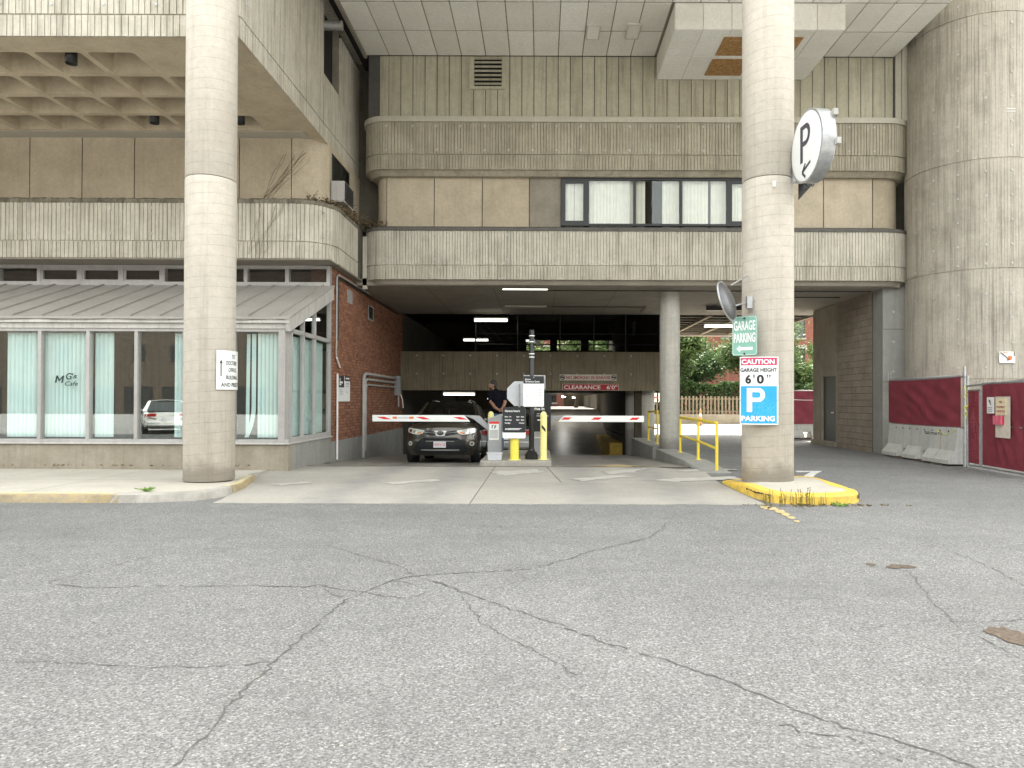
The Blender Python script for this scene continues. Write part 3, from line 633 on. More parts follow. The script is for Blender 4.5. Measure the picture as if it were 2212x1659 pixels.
# waffle soffit: one casting with coffers
WZ = SO; SO = SO-.006
mb = MB(); X1, X0 = -5.62, -20.2; ys_ = [13.1+.98*i for i in range(5)]; xs_ = []
x = -6.55
while x > X0: xs_.append(x); x -= 1.0
xs_ = xs_[::-1]
def coffer(x0,x1,y0,y1):
    d = .62; t = .10; b0 = [(x0,y0),(x1,y0),(x1,y1),(x0,y1)]; b1 = [(x0+t,y0+t),(x1-t,y0+t),(x1-t,y1-t),(x0+t,y1-t)]
    r0 = rrect(x1-x0,y1-y0,.07,4,(x0+x1)/2,(y0+y1)/2); r1 = rrect(x1-x0-2*t,y1-y0-2*t,.05,4,(x0+x1)/2,(y0+y1)/2)
    ring(mb, r0, SO, r1, SO+d); mb.add([(p[0],p[1],SO+d) for p in r1],[tuple(range(len(r1)))])
    return r0
RB = .065
# ribs: flat faces around each coffer
for i in range(len(xs_)-1):
    for j in range(len(ys_)-1):
        if i == len(xs_)-2 and j == 0: 
            mb.quad((xs_[i],ys_[j],SO),(xs_[i+1],ys_[j],SO),(xs_[i+1],ys_[j+1],SO),(xs_[i],ys_[j+1],SO)); continue
        r0 = coffer(xs_[i]+RB,xs_[i+1]-RB,ys_[j]+RB,ys_[j+1]-RB)
        c = [(xs_[i+1],ys_[j+1]),(xs_[i],ys_[j+1]),(xs_[i],ys_[j]),(xs_[i+1],ys_[j])]; n_ = len(r0)//4
        for q in range(4):
            k = len(mb.v); seg = r0[q*n_:(q+1)*n_]; nx_ = r0[((q+1)*n_)%len(r0)]
            mb.add([(p[0],p[1],SO) for p in seg]+[(c[q][0],c[q][1],SO)],[(z_,z_+1,n_) for z_ in range(n_-1)])
            mb.add([(seg[-1][0],seg[-1][1],SO),(nx_[0],nx_[1],SO),(*c[(q+1)%4],SO),(*c[q],SO)],[(0,1,2,3)])
def sheet(x0,x1,y0,y1,z=SO): mb.quad((x0,y0,z),(x1,y0,z),(x1,y1,z),(x0,y1,z))
sheet(X0,-5.4,12.6,13.1); sheet(-6.55,-5.75,13.1,17.02); sheet(xs_[0],-6.55,17.02,17.03)
mb.add([(-5.75,13.1,SO),(-5.4,13.1,SO),(-5.4,21,SO),(-5.75,21,SO)],[(0,1,2,3)])
ch(mb.build('waffle_soffit','conc_waffle',fix=False), ob_, OL); SO = WZ
mb = MB(); mb.box(-26,-5.75,17.02,18.0,SO-.02,SO+.1); ch(mb.build('soffit_strip','gypsum'), ob_, OL)
mb = MB(); mb.box(-5.765,-5.745,13.1,17.02,SO-.004,SO+.01); ch(mb.build('soffit_joint','crack'), ob_, OL)
# can lights in three coffers
can = MB().lathe([(.10,0),(.10,.40),(.105,.40),(.105,-.02),(.09,-.02),(.085,.12),(.001,.12)],20)
canme = can.mesh('downlight','black_metal')
for (i,j) in ((len(xs_)-4,0),(len(xs_)-4,3),(len(xs_)-2,3)):
    o = inst('downlight',canme,None,((xs_[i]+xs_[i+1])/2,(ys_[j]+ys_[j+1])/2,SO-.0)); tag(o,{(0,0):'black downlight in the waffle coffer nearest the block front edge',(3,1):'black downlight in a coffer next to the white soffit strip',(3,0):'black downlight partly behind the doctors sign column'}[(j,1 if i==len(xs_)-4 and j else 0)],'ceiling light','downlights in the waffle soffit')
for p in canme.polygons: p.use_smooth = True
# recessed wall panels behind the left band
pw = Path(rounded_path([(-26,17.45),(-5.40,17.45),(-5.40,21)],[0,.62,0],.06))
mb = MB(); strip(mb, pw, 6.3, 8.0, -.03,-.03,.2); ch(mb.build('panel_backing','crack'), ob_, OL)
jx = [-7.46-1.29*k for k in range(10)]      # joints
corner = -7.46+1.29
segs = [(jx[k+1],jx[k]) for k in range(9)]+[(-7.46,corner)]
for a, b in segs:
    mb = MB(); mb.box(a+.012,b-.012,17.45,17.6,6.36,7.96); ch(mb.build('panel','conc_panel',bevel=.006), ob_, OL)
s0 = corner+26+.012
mb = MB(); strip(mb, pw, 6.36, 7.96, 0,0,.15, step=.06, s0=s0, s1=s0+.95); ch(mb.build('corner_panel','conc_panel',smooth=True), ob_, OL)
# dark side window with air conditioner
mb = MB(); mb.box(-5.42,-5.36,18.12,19.75,6.5,7.80); 
win = ch(mb.build('side_window','black_frame',bevel=.01), ob_, OL)
for (a,b) in ((18.2,18.9),(18.98,19.67)):
    mb = MB(); mb.box(-5.36,-5.352,a,b,6.62,7.72); o = mb.build('pane','glass_window'); o.parent = win
mb = MB(); mb.box(-5.55,-5.38,19.75,21.2,6.3,8.0); mb.box(-5.55,-5.38,17.9,18.12,6.3,8.0); mb.box(-5.55,-5.38,18.1,19.8,7.8,8.0); mb.box(-5.55,-5.37,18.1,19.8,6.2,6.5); ch(mb.build('side_wall_panel','conc_panel'), ob_, OL)
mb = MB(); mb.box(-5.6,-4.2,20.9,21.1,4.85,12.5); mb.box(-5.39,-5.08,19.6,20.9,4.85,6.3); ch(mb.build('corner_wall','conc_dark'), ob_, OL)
mb = MB(); mb.box(-5.05,-4.93,20.0,20.12,4.62,6.1); ch(mb.build('corner_post','conc_band'), ob_, OL)
# lower-left ribbed band with mossy ledge
lb = Path(rounded_path([(-26,16.87),(-5.04,16.87),(-5.04,19.45)],[0,.85,0],.06))
mb = MB(); fluted(mb, lb, 5.275, 6.17, .098, .018, .024); strip(mb, lb, 5.24,5.28,-.035,-.035,.3)
ch(mb.build('band','conc_band'), ob_, OL)
mb = MB(); fluted(mb, lb, 4.86, 5.25, .098, .018, .024); ch(mb.build('band_edge','conc_band'), ob_, OL)
mb = MB(); strip(mb, lb, 6.165, 6.26, .012, .02, .7, step=.05, rough=.012); strip(mb, lb, 6.26, 6.40, -.05, -.42, .75, step=.08, rough=.015); ch(mb.build('ledge','ledge_moss'), ob_, OL)
for k in range(14):
    x = -6.35-k*.98 if k else -6.0
    for z in (6.05,5.44): ch(plug(None,x,16.87,z), ob_, OL)
for z in (6.03,5.42): ch(plug(None,-5.25,17.07,z,.8,-.6), ob_, OL)
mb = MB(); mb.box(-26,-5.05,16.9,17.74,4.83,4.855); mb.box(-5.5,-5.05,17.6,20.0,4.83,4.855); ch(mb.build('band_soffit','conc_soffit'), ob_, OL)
# clerestory ribbon: outer frame, mullions, panes; three vents have a second frame
cl = empty('clerestory_window',(0,0,0)); cl.parent = ob_; cl.location = Vector((-5.3,17.7,4.33))-OL
CLo = Vector((-5.3,17.7,4.33))
mb = MB(); mb.box(-26,-5.27,17.66,17.8,4.33,4.42); mb.box(-26,-5.27,17.66,17.8,4.75,4.84); 
mxs = [-5.31-1.03*k for k in range(20)]
for x in mxs: mb.box(x-.045,x+.045,17.655,17.81,4.42,4.75)
ch(mb.build('frame','frame_alu'), cl, CLo)
for k in range(19):
    a, b = mxs[k+1]+.045, mxs[k]-.045
    mb = MB(); mb.box(a,b,17.73,17.737,4.42,4.75); ch(mb.build('pane','glass_window'), cl, CLo)
    if k in (4,5,6):
        mb = MB(); t = .05
        for q in ((a,b,4.42,4.42+t),(a,b,4.75-t,4.75),(a,a+t,4.42+t,4.75-t),(b-t,b,4.42+t,4.75-t)): mb.box(q[0],q[1],17.67,17.73,q[2],q[3])
        ch(mb.build('sash','frame_alu'), cl, CLo)
mb = MB(); mb.box(-26,-5.35,20.5,20.6,4.2,4.86); mb.box(-26,-5.35,17.8,20.6,4.87,4.95); ch(mb.build('inner_wall','conc_panel_dark'), cl, CLo)
# air conditioner in the side window (hangs out of it)
ac = empty('air_conditioner',(-5.27,18.4,6.5),'weathered window air conditioner jutting out above the mossy ledge','air conditioner'); AL = Vector((-5.27,18.4,6.5))
mb = MB(); mb.box(-5.36,-5.02,18.0,18.85,6.52,7.06); ch(mb.build('case','frame_alu',bevel=.012), ac, AL)
mb = MB(); mb.box(-5.025,-5.0,18.05,18.82,6.56,7.02); ch(mb.build('grille','black_metal'), ac, AL)
for k in range(7):
    mb = MB(); mb.box(-5.0,-4.988,18.08+k*.105,18.10+k*.105,6.57,7.01); ch(mb.build('louvre','black_frame'), ac, AL)
# dry vine tangled on the ledge corner
mb = MB(); rv = random.Random(5)
def ledge_pt():
    s = lb.L-2.9+2.9*rv.random()**.6; q, nn = lb.at(s); q = q-nn*rv.uniform(-.06,.25); return (q.x,q.y,6.27+rv.random()**1.5*(.10+.22*max(0,(s-lb.L+1.6)/1.6)))
leaves(mb,[ledge_pt() for _ in range(900)],.05,rv)
for _ in range(60):
    p = Vector(ledge_pt()); q = p+Vector((rv.gauss(0,.2),rv.gauss(0,.2),rv.uniform(-.05,.3))); mb.tube([p,(p+q)/2+Vector((0,0,.04)),q],.006,4)
leaves(mb,[(-5.03+rv.random()**2*.7,20.0+rv.uniform(-.2,.3),6.3+rv.random()*.25) for _ in range(260)],.05,rv)
v_ = mb.build('dry_vine','leaf_dry',fix=False); tag(v_,'dry brown vine tangled along the mossy ledge corner','vine')
# bare creeper stems on the corner panel and band
mb = MB()
for _ in range(9):
    x0 = -6.75+rv.uniform(-.15,.15); z0 = 6.42; p = [(x0,17.43,z0)]; dx = rv.uniform(.1,.34)
    for k in range(7): x0 += dx*.55+rv.gauss(0,.02); z0 += .17+rv.uniform(-.05,.04); p.append((min(x0,-5.72),17.435,min(z0,7.9)))
    mb.tube(p,.0035,4)
for _ in range(5):
    x0 = -6.9+rv.uniform(-.1,.3); z0 = 4.95; p = [(x0,16.855,z0)]; dx = rv.uniform(-.02,.14)
    for k in range(8): x0 += dx+rv.gauss(0,.04); z0 += .15; p.append((x0,16.853,z0))
    mb.tube(p,.0035,4)
c_ = mb.build('bare_creeper','leaf_dry',fix=False); tag(c_,'bare creeper stems climbing the concrete panel above the ledge','vine')

# ------------------------------------------------------------------ cafe storefront (lean-to)
cf = empty('cafe_storefront',(-9,14.75,0),'glazed cafe lean-to with grey metal roof and concrete base','storefront'); CL = Vector((-9,14.75,0))
def cc(o, par=cf, L=CL): return ch(o, par, L)
mb = MB(); mb.prism([(-26,14.72),(-5.24,14.72),(-5.24,14.95),(-26,14.95)],.0,.56); cc(mb.build('base_wall','conc_base',bevel=.008))
mb = MB(); mb.prism([(-5.46,14.95),(-5.235,14.95),(-5.235,17.7),(-5.46,17.7)],-.05,.56); cc(mb.build('base_return','conc_base_grey',bevel=.008))
mb = MB(); mb.box(-26,-5.20,14.66,14.96,.565,.60); mb.box(-5.46,-5.20,14.96,17.7,.565,.60); cc(mb.build('sill','fascia_metal',bevel=.005))
# roof
RZ0, RZ1 = 3.19, 4.35; RY0_, RY1_ = 14.58, 17.72
def rzf(y): return RZ0+(RZ1-RZ0)*(y-RY0_)/(RY1_-RY0_)
mb = MB(); mb.add([(-26,RY0_,RZ0),(-5.17,RY0_,RZ0),(-5.17,RY1_,RZ1),(-26,RY1_,RZ1),(-26,RY0_,RZ0-.04),(-5.17,RY0_,RZ0-.04),(-5.17,RY1_,RZ1-.04),(-26,RY1_,RZ1-.04)],[(0,1,2,3),(4,7,6,5),(0,4,5,1),(1,5,6,2),(2,6,7,3),(3,7,4,0)])
roof = cc(mb.build('roof','roof_metal')); rl = Vector(roof.location)
for k in range(-4,20):
    x = -7.866-.607*k
    if x > -5.25: continue
    mb = MB(); y0, y1 = RY0_+.03, RY1_-.02; t = .012
    mb.add([(x-t,y0,rzf(y0)),(x+t,y0,rzf(y0)),(x+t,y1,rzf(y1)),(x-t,y1,rzf(y1)),(x-t,y0,rzf(y0)+.035),(x+t,y0,rzf(y0)+.035),(x+t,y1,rzf(y1)+.035),(x-t,y1,rzf(y1)+.035)],[(4,5,6,7),(0,4,7,3),(1,2,6,5),(0,1,5,4)])
    o = mb.build('seam','roof_metal'); o.parent = roof
mb = MB(); mb.box(-26,-5.19,14.60,14.75,3.07,3.165); cc(mb.build('gutter','fascia_metal',bevel=.006))
mb = MB(); mb.box(-26,-5.20,14.66,14.76,2.96,3.068); cc(mb.build('fascia','fascia_metal',bevel=.006))
o = MB().tube([(-12+.28*k,14.585,3.155-.03*abs(math.sin(k*.55))) for k in range(25)],.005,4).build('loose_cable','black_metal',fix=False); tag(o,'thin dark cable drooping along the cafe gutter','cable')
# rake fascia along the side
mb = MB(); mb.prism([(14.60,3.15),(17.7,4.30),(17.7,3.99),(14.66,2.90)],-5.28,-5.18,'x'); cc(mb.build('rake_fascia','fascia_metal',bevel=.006))
# front frame + panes
fx = [-5.385-1.0*k for k in range(15)]
fr = cc(MB().box(-26,-5.24,14.69,14.81,.60,.665).box(-26,-5.24,14.69,14.81,2.90,2.96).build('frame','frame_alu',bevel=.004))
for x in fx[1:]: cc(MB().box(x-.036,x+.036,14.68,14.82,.665,2.90).build('mullion','frame_alu',bevel=.004))
cc(MB().box(-5.44,-5.30,14.68,14.9,.60,2.96).build('corner_post','frame_alu',bevel=.006))
for k in range(14):
    a, b = fx[k+1]+.045, fx[k]-.045
    cc(MB().box(a,b,14.745,14.752,.665,2.90).build('pane','glass_store'))
# side frame + panes
SX = -5.26; sy = [14.92,15.67,16.47,17.60]
def rake(y): return 2.90+(y-14.66)*(3.99-2.90)/(17.7-14.66)
mbf = MB(); mbf.box(SX-.06,SX+.03,14.9,17.68,.60,.70); mbf.box(SX-.06,SX+.03,14.9,17.68,2.90,2.99)
for y in sy: mbf.box(SX-.06,SX+.03,y-.028,y+.028,.70,min(rake(y)+.03,4.0))
cc(mbf.build('side_frame','frame_alu',bevel=.004))
for a, b in zip(sy,sy[1:]):
    cc(MB().box(SX-.02,SX-.013,a+.04,b-.04,.70,2.90).build('side_pane','glass_store'))
    cc(MB().prism([(a+.04,2.99),(b-.04,2.99),(b-.04,rake(b)),(a+.04,rake(a+.04)+.0)],SX-.02,SX-.013,'x').build('side_pane','glass_store'))
# room inside
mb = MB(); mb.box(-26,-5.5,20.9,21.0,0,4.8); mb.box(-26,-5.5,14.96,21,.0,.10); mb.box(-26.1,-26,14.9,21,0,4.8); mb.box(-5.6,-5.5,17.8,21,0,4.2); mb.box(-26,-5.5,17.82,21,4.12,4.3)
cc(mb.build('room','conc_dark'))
# vertical blinds, every slat a part
slat = MB(); slat.grid(lambda u,v: ((u-.5)*.095, -.012*(1-(2*u-1)**2), .70+v*2.17), 4, 1); slme = slat.mesh('slat','blind')
def blind(u0, u1, label):
    x0, x1 = UX(u0,14.95), UX(u1,14.95); e = empty('vertical_blind',((x0+x1)/2,14.88,0),label,'blind','vertical blinds in the cafe front'); n_ = max(1,round((x1-x0)/.085))
    e2 = MB().box(x0-(x0+x1)/2,x1-(x0+x1)/2,-.03,.03,2.87,2.9).build('head_rail','frame_alu',e)
    for k in range(n_):
        o = inst('slat',slme,e,((x1-x0)*((k+.5)/n_-.5),rr.uniform(-.012,.012),0),(0,0,R(rr.uniform(12,30))))
blind(22,84,'pale aqua blind behind the cafe pane left of the lettering'); blind(100,189,'pale aqua blind closed behind the green cafe lettering'); blind(211,250,'narrow pale aqua blind beside the pane with the car reflection'); blind(381,420,'pale aqua blind drawn behind the sign column'); blind(561,604,'closed pale aqua blind next to the bent slat')
e = empty('blind_slat',(UX(545,14.95),14.88,0),'single loose pale aqua slat curling towards the sill','blind')
mb = MB(); mb.grid(lambda u,v: ((u-.5)*.09+ (.06 if v>.3 else .06-.55*(.3-v)**2*3), 0, .70+v*2.17),2,24); mb.build('slat','blind',e)
mb = MB(); mb.grid(lambda u,v: ((u-.5)*.075-.06-.02*(1-v), .02, .70+v*2.17),2,2); mb.build('slat','blind',e)
for k,lab_ in enumerate(('pale aqua blind just round the glazed corner','pale aqua blind in the middle side pane','pale aqua blind in the side pane next to the bricks')):
    e = empty('vertical_blind',(-5.42,15.22+k*.84,0),lab_,'blind','vertical blinds in the cafe front')
    for q in range(9): inst('slat',slme,e,(0,q*.068,0),(0,0,R(48)))
# green lettering on the pane
e = empty('window_lettering',(UX(145,14.72),14.735,1.75),"green cafe name lettering MG's Cafe on the glass pane",'sign')
lx = lambda u: UX(u,14.735); lz = lambda v: UZ(v,14.735); ex, ez = e.location.x, e.location.z
mf = lambda x,y: (x-ex, 0, y-ez)
mx0, mz0, mw, mh, mt = lx(118), lz(831), .165, .15, .034; sk = lambda x,z: mf(x+(z-mz0)*.22, z)
shapes([[(mx0,mz0),(mx0+mt,mz0),(mx0+mt,mz0+mh),(mx0,mz0+mh)],[(mx0+mw-mt,mz0),(mx0+mw,mz0),(mx0+mw,mz0+mh),(mx0+mw-mt,mz0+mh)],[(mx0+mt,mz0+mh),(mx0+mt,mz0+mh-.055),(mx0+mw/2,mz0+.02),(mx0+mw/2,mz0+.075)],[(mx0+mw-mt,mz0+mh),(mx0+mw/2,mz0+.075),(mx0+mw/2,mz0+.02),(mx0+mw-mt,mz0+mh-.055)]],sk,'letter_green','letter_m',e)
lettering([("G",lx(142),lz(823.5),.135,.125,'LEFT',.02,.12),("'s",lx(155),lz(821),.10,.11,'LEFT',.015,.2)],mf,'letter_green','lettering',e)
lettering([('Cafe',lx(140),lz(837),.09,.27,'LEFT',.012,.35)],mf,'letter_green','script_lettering',e)

# ------------------------------------------------------------------ brick return wall
bw = empty('brick_wall',(-5.26,17.72,0),'red brick side wall on a grey concrete plinth leading into the garage','brick wall'); BL = Vector((-5.26,17.72,0))
ch(MB().box(-5.75,-5.275,17.72,27,.44,4.85).build('mortar_bed','mortar'), bw, BL)
ch(MB().prism([(17.74,.44),(27,.44),(27,-1.6),(17.74,-.5)],-5.75,-5.235,'x').build('plinth','conc_base_grey',bevel=.01), bw, BL)
bl, bh, bj = .203, .081, .013
bme = MB().box(0,.02,bj/2,bl-bj/2,bj/2,bh-bj/2).mesh('brick','brick')
allb = []
for j in range(int((4.84-.44)/bh)):
    y = 17.72-(bl/2 if j % 2 else 0); 
    while y < 26.8:
        a = max(y,17.72); b = min(y+bl,26.95)
        if b-a > .04: allb.append((a,b,.44+j*bh))
        y += bl
near = sorted(allb,key=lambda t: t[0]+abs(t[2]-1.5)*.35)
full = [t for t in near if abs(t[1]-t[0]-bl) < 1e-6][:300]; fs_ = set(full)
for (a,b,z) in full: inst('brick',bme,bw,(-5.275+rr.uniform(-.002,.003)-BL.x,a-BL.y,z))
mb = MB()
for (a,b,z) in allb:
    if (a,b,z) in fs_: continue
    d = rr.uniform(-.002,.003); mb.box(-5.275+d,-5.255+d,a+bj/2,b-bj/2,z+bj/2,z+bh-bj/2)
o = ch(mb.build('brickwork','brick',fix=False), bw, BL); o['kind'] = 'stuff'
ch(MB().box(-5.258,-5.245,17.70,17.735,.5,4.85).build('edge_trim','grey_box'), bw, BL)
# vents in the brick
for (u0,u1,v0,v1,nm,lb_) in ((750,760,629,657,'grey','small grey louvred vent set high in the brick wall'),(795,806,663,694,'dark','dark framed vent lower down the brick wall')):
    y0 = -5.24*F/(u0-CX)*1; y1 = -5.24*F/(u1-CX); ym = (y0+y1)/2; z0, z1 = UZ(v1,ym), UZ(v0,ym)
    e = empty('wall_vent',(-5.25,ym,z0),lb_,'vent'); E = Vector(e.location)
    ch(MB().box(-5.26,-5.235,y0,y0+.04,z0,z1).box(-5.26,-5.235,y1-.04,y1,z0,z1).box(-5.26,-5.235,y0+.04,y1-.04,z0,z0+.04).box(-5.26,-5.235,y0+.04,y1-.04,z1-.04,z1).build('frame','grey_box' if nm=='grey' else 'pipe_grey'), e, E)
    ch(MB().box(-5.262,-5.25,y0+.04,y1-.04,z0+.04,z1-.04).build('screen','grey_box' if nm=='grey' else 'black_void'), e, E)
    for k in range(5):
        zz = z0+.07+k*(z1-z0-.12)/5; ch(MB().prism([(-5.25,zz),(-5.238,zz),(-5.25,zz+.03)],y0+.045,y1-.045,'y').build('louvre','grey_box' if nm=='grey' else 'black_metal'), e, E)
# conduits
def wall_pt(u,v,X=-5.22): 
    Y = X*F/(u-CX); return (X,Y,UZ(v,Y))
def pipe(name, pts, r, mat, label, n=8, cat='pipe'):
    o = MB().tube(pts,r,n).build(name,mat,smooth=True,fix=False); return tag(o,label,cat)
pipe('conduit',[(-5.22,18.1,2.55),(-5.22,18.05,2.7),(-5.22,18.08,2.9),(-5.22,18.08,4.55),(-5.22,18.13,4.66),(-5.22,18.25,4.70),(-5.22,21.5,4.70)],.022,'pipe_grey','pale conduit bent along the top of the brick wall')
pipe('conduit',[(-5.21,18.16,3.0),(-5.21,18.16,4.6),(-5.21,18.3,4.63),(-5.21,21.5,4.63),(-5.21,26,4.63)],.03,'black_metal','black conduit running under the band over the bricks')
pipe('conduit',[(-5.20,18.05,2.56),(-5.2,18.18,2.46),(-5.2,18.34,2.33)],.022,'pipe_white','broken conduit elbow hanging on the bricks')
pipe('conduit',[(-5.20,18.12,-.03),(-5.20,18.12,2.16)],.026,'pipe_white','thin white downpipe up the brick wall beside the notices')
pipe('conduit',[(-5.19,20.75,-.2),(-5.19,20.75,2.05),(-5.19,20.82,2.2),(-5.19,20.98,2.26),(-5.19,25.3,2.26)],.05,'pipe_grey','thick grey conduit rising then turning into the garage')
pipe('conduit',[(-5.19,20.90,.0),(-5.19,20.90,1.92),(-5.19,20.97,2.05),(-5.19,21.12,2.10),(-5.19,25.3,2.10)],.04,'pipe_grey','middle of three conduits turning into the garage')
pipe('conduit',[(-5.19,21.0,.0),(-5.19,21.0,1.78),(-5.19,21.07,1.9),(-5.19,21.2,1.94),(-5.19,25.3,1.94)],.032,'pipe_grey','lowest thin conduit turning into the garage')
e = empty('junction_box',(-5.2,25.4,1.8),'grey electrical box where the three conduits end','electrical box'); E = Vector(e.location)
ch(MB().box(-5.24,-5.05,25.3,25.62,1.65,2.35).build('case','grey_box',bevel=.01), e, E); ch(MB().tube([(-5.1,25.4,1.65),(-5.1,25.4,1.25)],.03).build('cable','pipe_grey'), e, E); ch(MB().tube([(-5.05,25.5,1.7),(-4.98,25.5,1.5),(-4.95,25.5,1.2)],.018).build('cable','pipe_white'), e, E)
# two notices on the brick
def brick_notice(u0,u1,v0,v1,split,label,lines):
    X = -5.22; y0 = X*F/(u0-CX); y1 = X*F/(u1-CX); ym = (y0+y1)/2; z0, z1 = UZ(v1,ym), UZ(v0,ym); zs = z1-(z1-z0)*split
    e = empty('notice_sign',(X,ym,(z0+z1)/2),label,'sign','notices on the brick wall'); E = Vector(e.location)
    rp = rrect(y1-y0,z1-z0,.03,4,ym,(z0+z1)/2)
    ch(MB().prism(rp,X-.03,X,'x').build('board','white_sign'), e, E)
    ch(MB().box(X,X+.004,y0+.0,y1-.0,zs,z1).build('header','black_sign'), e, E)
    mf2 = lambda a,b: (X+.008-E.x, y0+a-E.y, z0+b-E.z); W, H = y1-y0, z1-z0
    bars = lambda L: [[(a*W,b*H),((a+wd)*W,b*H),((a+wd)*W,b*H+h),(a*W,b*H+h)] for a,b,h,wd in L]
    shapes(bars(lines[0]), mf2, 'ink_white','heading_print',e); shapes(bars(lines[1]), mf2, 'ink_grey','small_print',e)
brick_notice(731.5,743,814,869,.45,'tall notice with black half above white, next to the white downpipe',([(.12,.84,.05,.14),(.12,.80,.02,.16),(.1,.71,.05,.62),(.1,.63,.045,.3)],[(.12,.44,.014,.55),(.12,.38,.014,.72),(.12,.32,.014,.66),(.12,.26,.014,.6)]))
brick_notice(744.5,756,815,869,.19,'tall mostly white notice with small black heading on the brick',([(.12,.88,.04,.68)],[(.15,.72+.0,.010,.7),(.15,.695,.010,.7),(.15,.67,.010,.62),(.15,.60,.010,.66),(.15,.575,.010,.6),(.15,.40,.012,.3),(.15,.34,.012,.4)]))
# ------------------------------------------------------------------ garage building in the middle
gb = empty('garage_building',(2.5,20,0),'concrete garage building with two ribbed bands, panel wall and white tiled ceiling overhang','building'); GL = Vector((2.5,20,0))
def gc(o, par=gb, L=GL): return ch(o, par, L)
YB = 19.75
low = Path(rounded_path([(-5.05,21.2),(-5.05,YB),(10.58,YB),(10.58,22.0)],[0,.65,.95,0],.06))
def band(z0, zj, z1, name, mat):
    mb = MB(); fluted(mb, low, zj+.03, z1, .084,.016,.024); strip(mb, low, zj-.01, zj+.035,-.035,-.035,.3); gc(mb.build(name,mat))
    mb = MB(); fluted(mb, low, z0, zj, .084,.016,.024); gc(mb.build(name+'_edge',mat))
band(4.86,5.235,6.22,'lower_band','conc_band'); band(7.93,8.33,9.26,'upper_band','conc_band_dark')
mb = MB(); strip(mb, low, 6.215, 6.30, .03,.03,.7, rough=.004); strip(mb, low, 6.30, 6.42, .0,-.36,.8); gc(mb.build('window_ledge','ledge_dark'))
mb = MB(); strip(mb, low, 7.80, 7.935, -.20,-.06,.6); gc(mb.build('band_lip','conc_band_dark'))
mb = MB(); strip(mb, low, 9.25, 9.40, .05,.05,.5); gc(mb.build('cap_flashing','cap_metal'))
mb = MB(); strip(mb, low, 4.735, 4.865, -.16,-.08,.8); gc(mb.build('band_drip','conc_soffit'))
tx = [UX(u,YB) for u in (830,887,939,991,1043,1095,1147,1199,1251,1303,1357,1403,1463,1517,1571,1625,1679,1779,1833,1887)]
for x in tx:
    for z in (6.10,5.42): gc(plug(None,x,YB,z))
    for z in (9.14,8.47): gc(plug(None,x+.02,YB,z))
for z in (5.42,): gc(plug(None,-4.8,YB+.3,z,-.8,-.6))
# recessed panel wall
PY = 20.1
pwp = Path(rounded_path([(-4.72,21.2),(-4.72,PY),(10.28,PY),(10.28,21.6)],[0,.4,.62,0],.05))
sW = lambda x: 1.1+(x+4.72)-.4*.429
mb = MB(); strip(mb, pwp, 6.3, 7.95,-.03,-.03,.2,s1=sW(UX(1211,PY))); strip(mb, pwp, 6.3, 7.95,-.03,-.03,.2,s0=sW(UX(1640,PY))); gc(mb.build('panel_backing','crack'))
pj = [UX(u,PY) for u in (833,936,1040,1142,1211)]+[UX(1640,PY),UX(1676,PY),UX(1779,PY),UX(1885,PY)]
def panel(a,b,mat='conc_panel'): gc(MB().box(a+.012,b-.012,PY,PY+.15,6.36,7.93).build('panel',mat,bevel=.006))
for i in range(4): panel(pj[i],pj[i+1],'conc_panel_dark' if i == 3 else 'conc_panel')
for i in (5,6,7): panel(pj[i],pj[i+1])
sA = (pj[0]+4.72)+1.1-.8*.2146
mb = MB(); strip(mb, pwp, 6.36,7.93,0,0,.12,step=.05,s0=.5,s1=1.1+ (pj[0]+4.72) -.4*.429-.012); gc(mb.build('end_panel','conc_panel',smooth=True))
mb = MB(); strip(mb, pwp, 6.36,7.93,0,0,.12,step=.05,s0=1.1+(pj[8]+4.72)-.4*.429+.012,s1=pwp.L-.2); gc(mb.build('end_panel','conc_panel',smooth=True))
# office window
wx = [UX(u,PY-.05) for u in (1211,1268,1370,1470,1572,1640)]; wz0, wz1 = 6.44, 7.82
wn = gc(MB().box(wx[0],wx[-1],PY-.06,PY+.05,wz0,wz0+.06).box(wx[0],wx[-1],PY-.06,PY+.05,wz1-.08,wz1).build('window','black_frame'))
def wc(o): o.parent = wn; return o
for x in wx[1:-1]: wc(MB().box(x-.035,x+.035,PY-.055,PY+.05,wz0+.06,wz1-.08).build('mullion','black_frame'))
for x0_,x1_ in ((wx[0],wx[0]+.05),(wx[-1]-.05,wx[-1])): wc(MB().box(x0_,x1_,PY-.055,PY+.05,wz0+.06,wz1-.08).build('jamb','black_frame'))
for i in range(5):
    a, b = wx[i]+.035, wx[i+1]-.035
    if i in (0,4):
        mb = MB(); t = .085
        for q in ((a,b,wz0+.06,wz0+.06+t),(a,b,wz1-.08-t,wz1-.08),(a,a+t,wz0+.06+t,wz1-.08-t),(b-t,b,wz0+.06+t,wz1-.08-t)): mb.box(q[0],q[1],PY-.04,PY+.02,q[2],q[3])
        wc(mb.build('sash','black_frame'))
    wc(MB().box(a,b,PY-.01,PY-.003,wz0+.06,wz1-.08).build('pane','glass_window'))
gc(MB().box(wx[0]-.1,wx[-1]+.1,21.0,21.1,6.3,8.0).box(wx[0]-.2,wx[0]-.1,PY+.16,21.1,6.3,8).box(wx[0]-.1,wx[-1]+.1,PY+.16,21.1,6.28,6.34).build('room','black_void'))
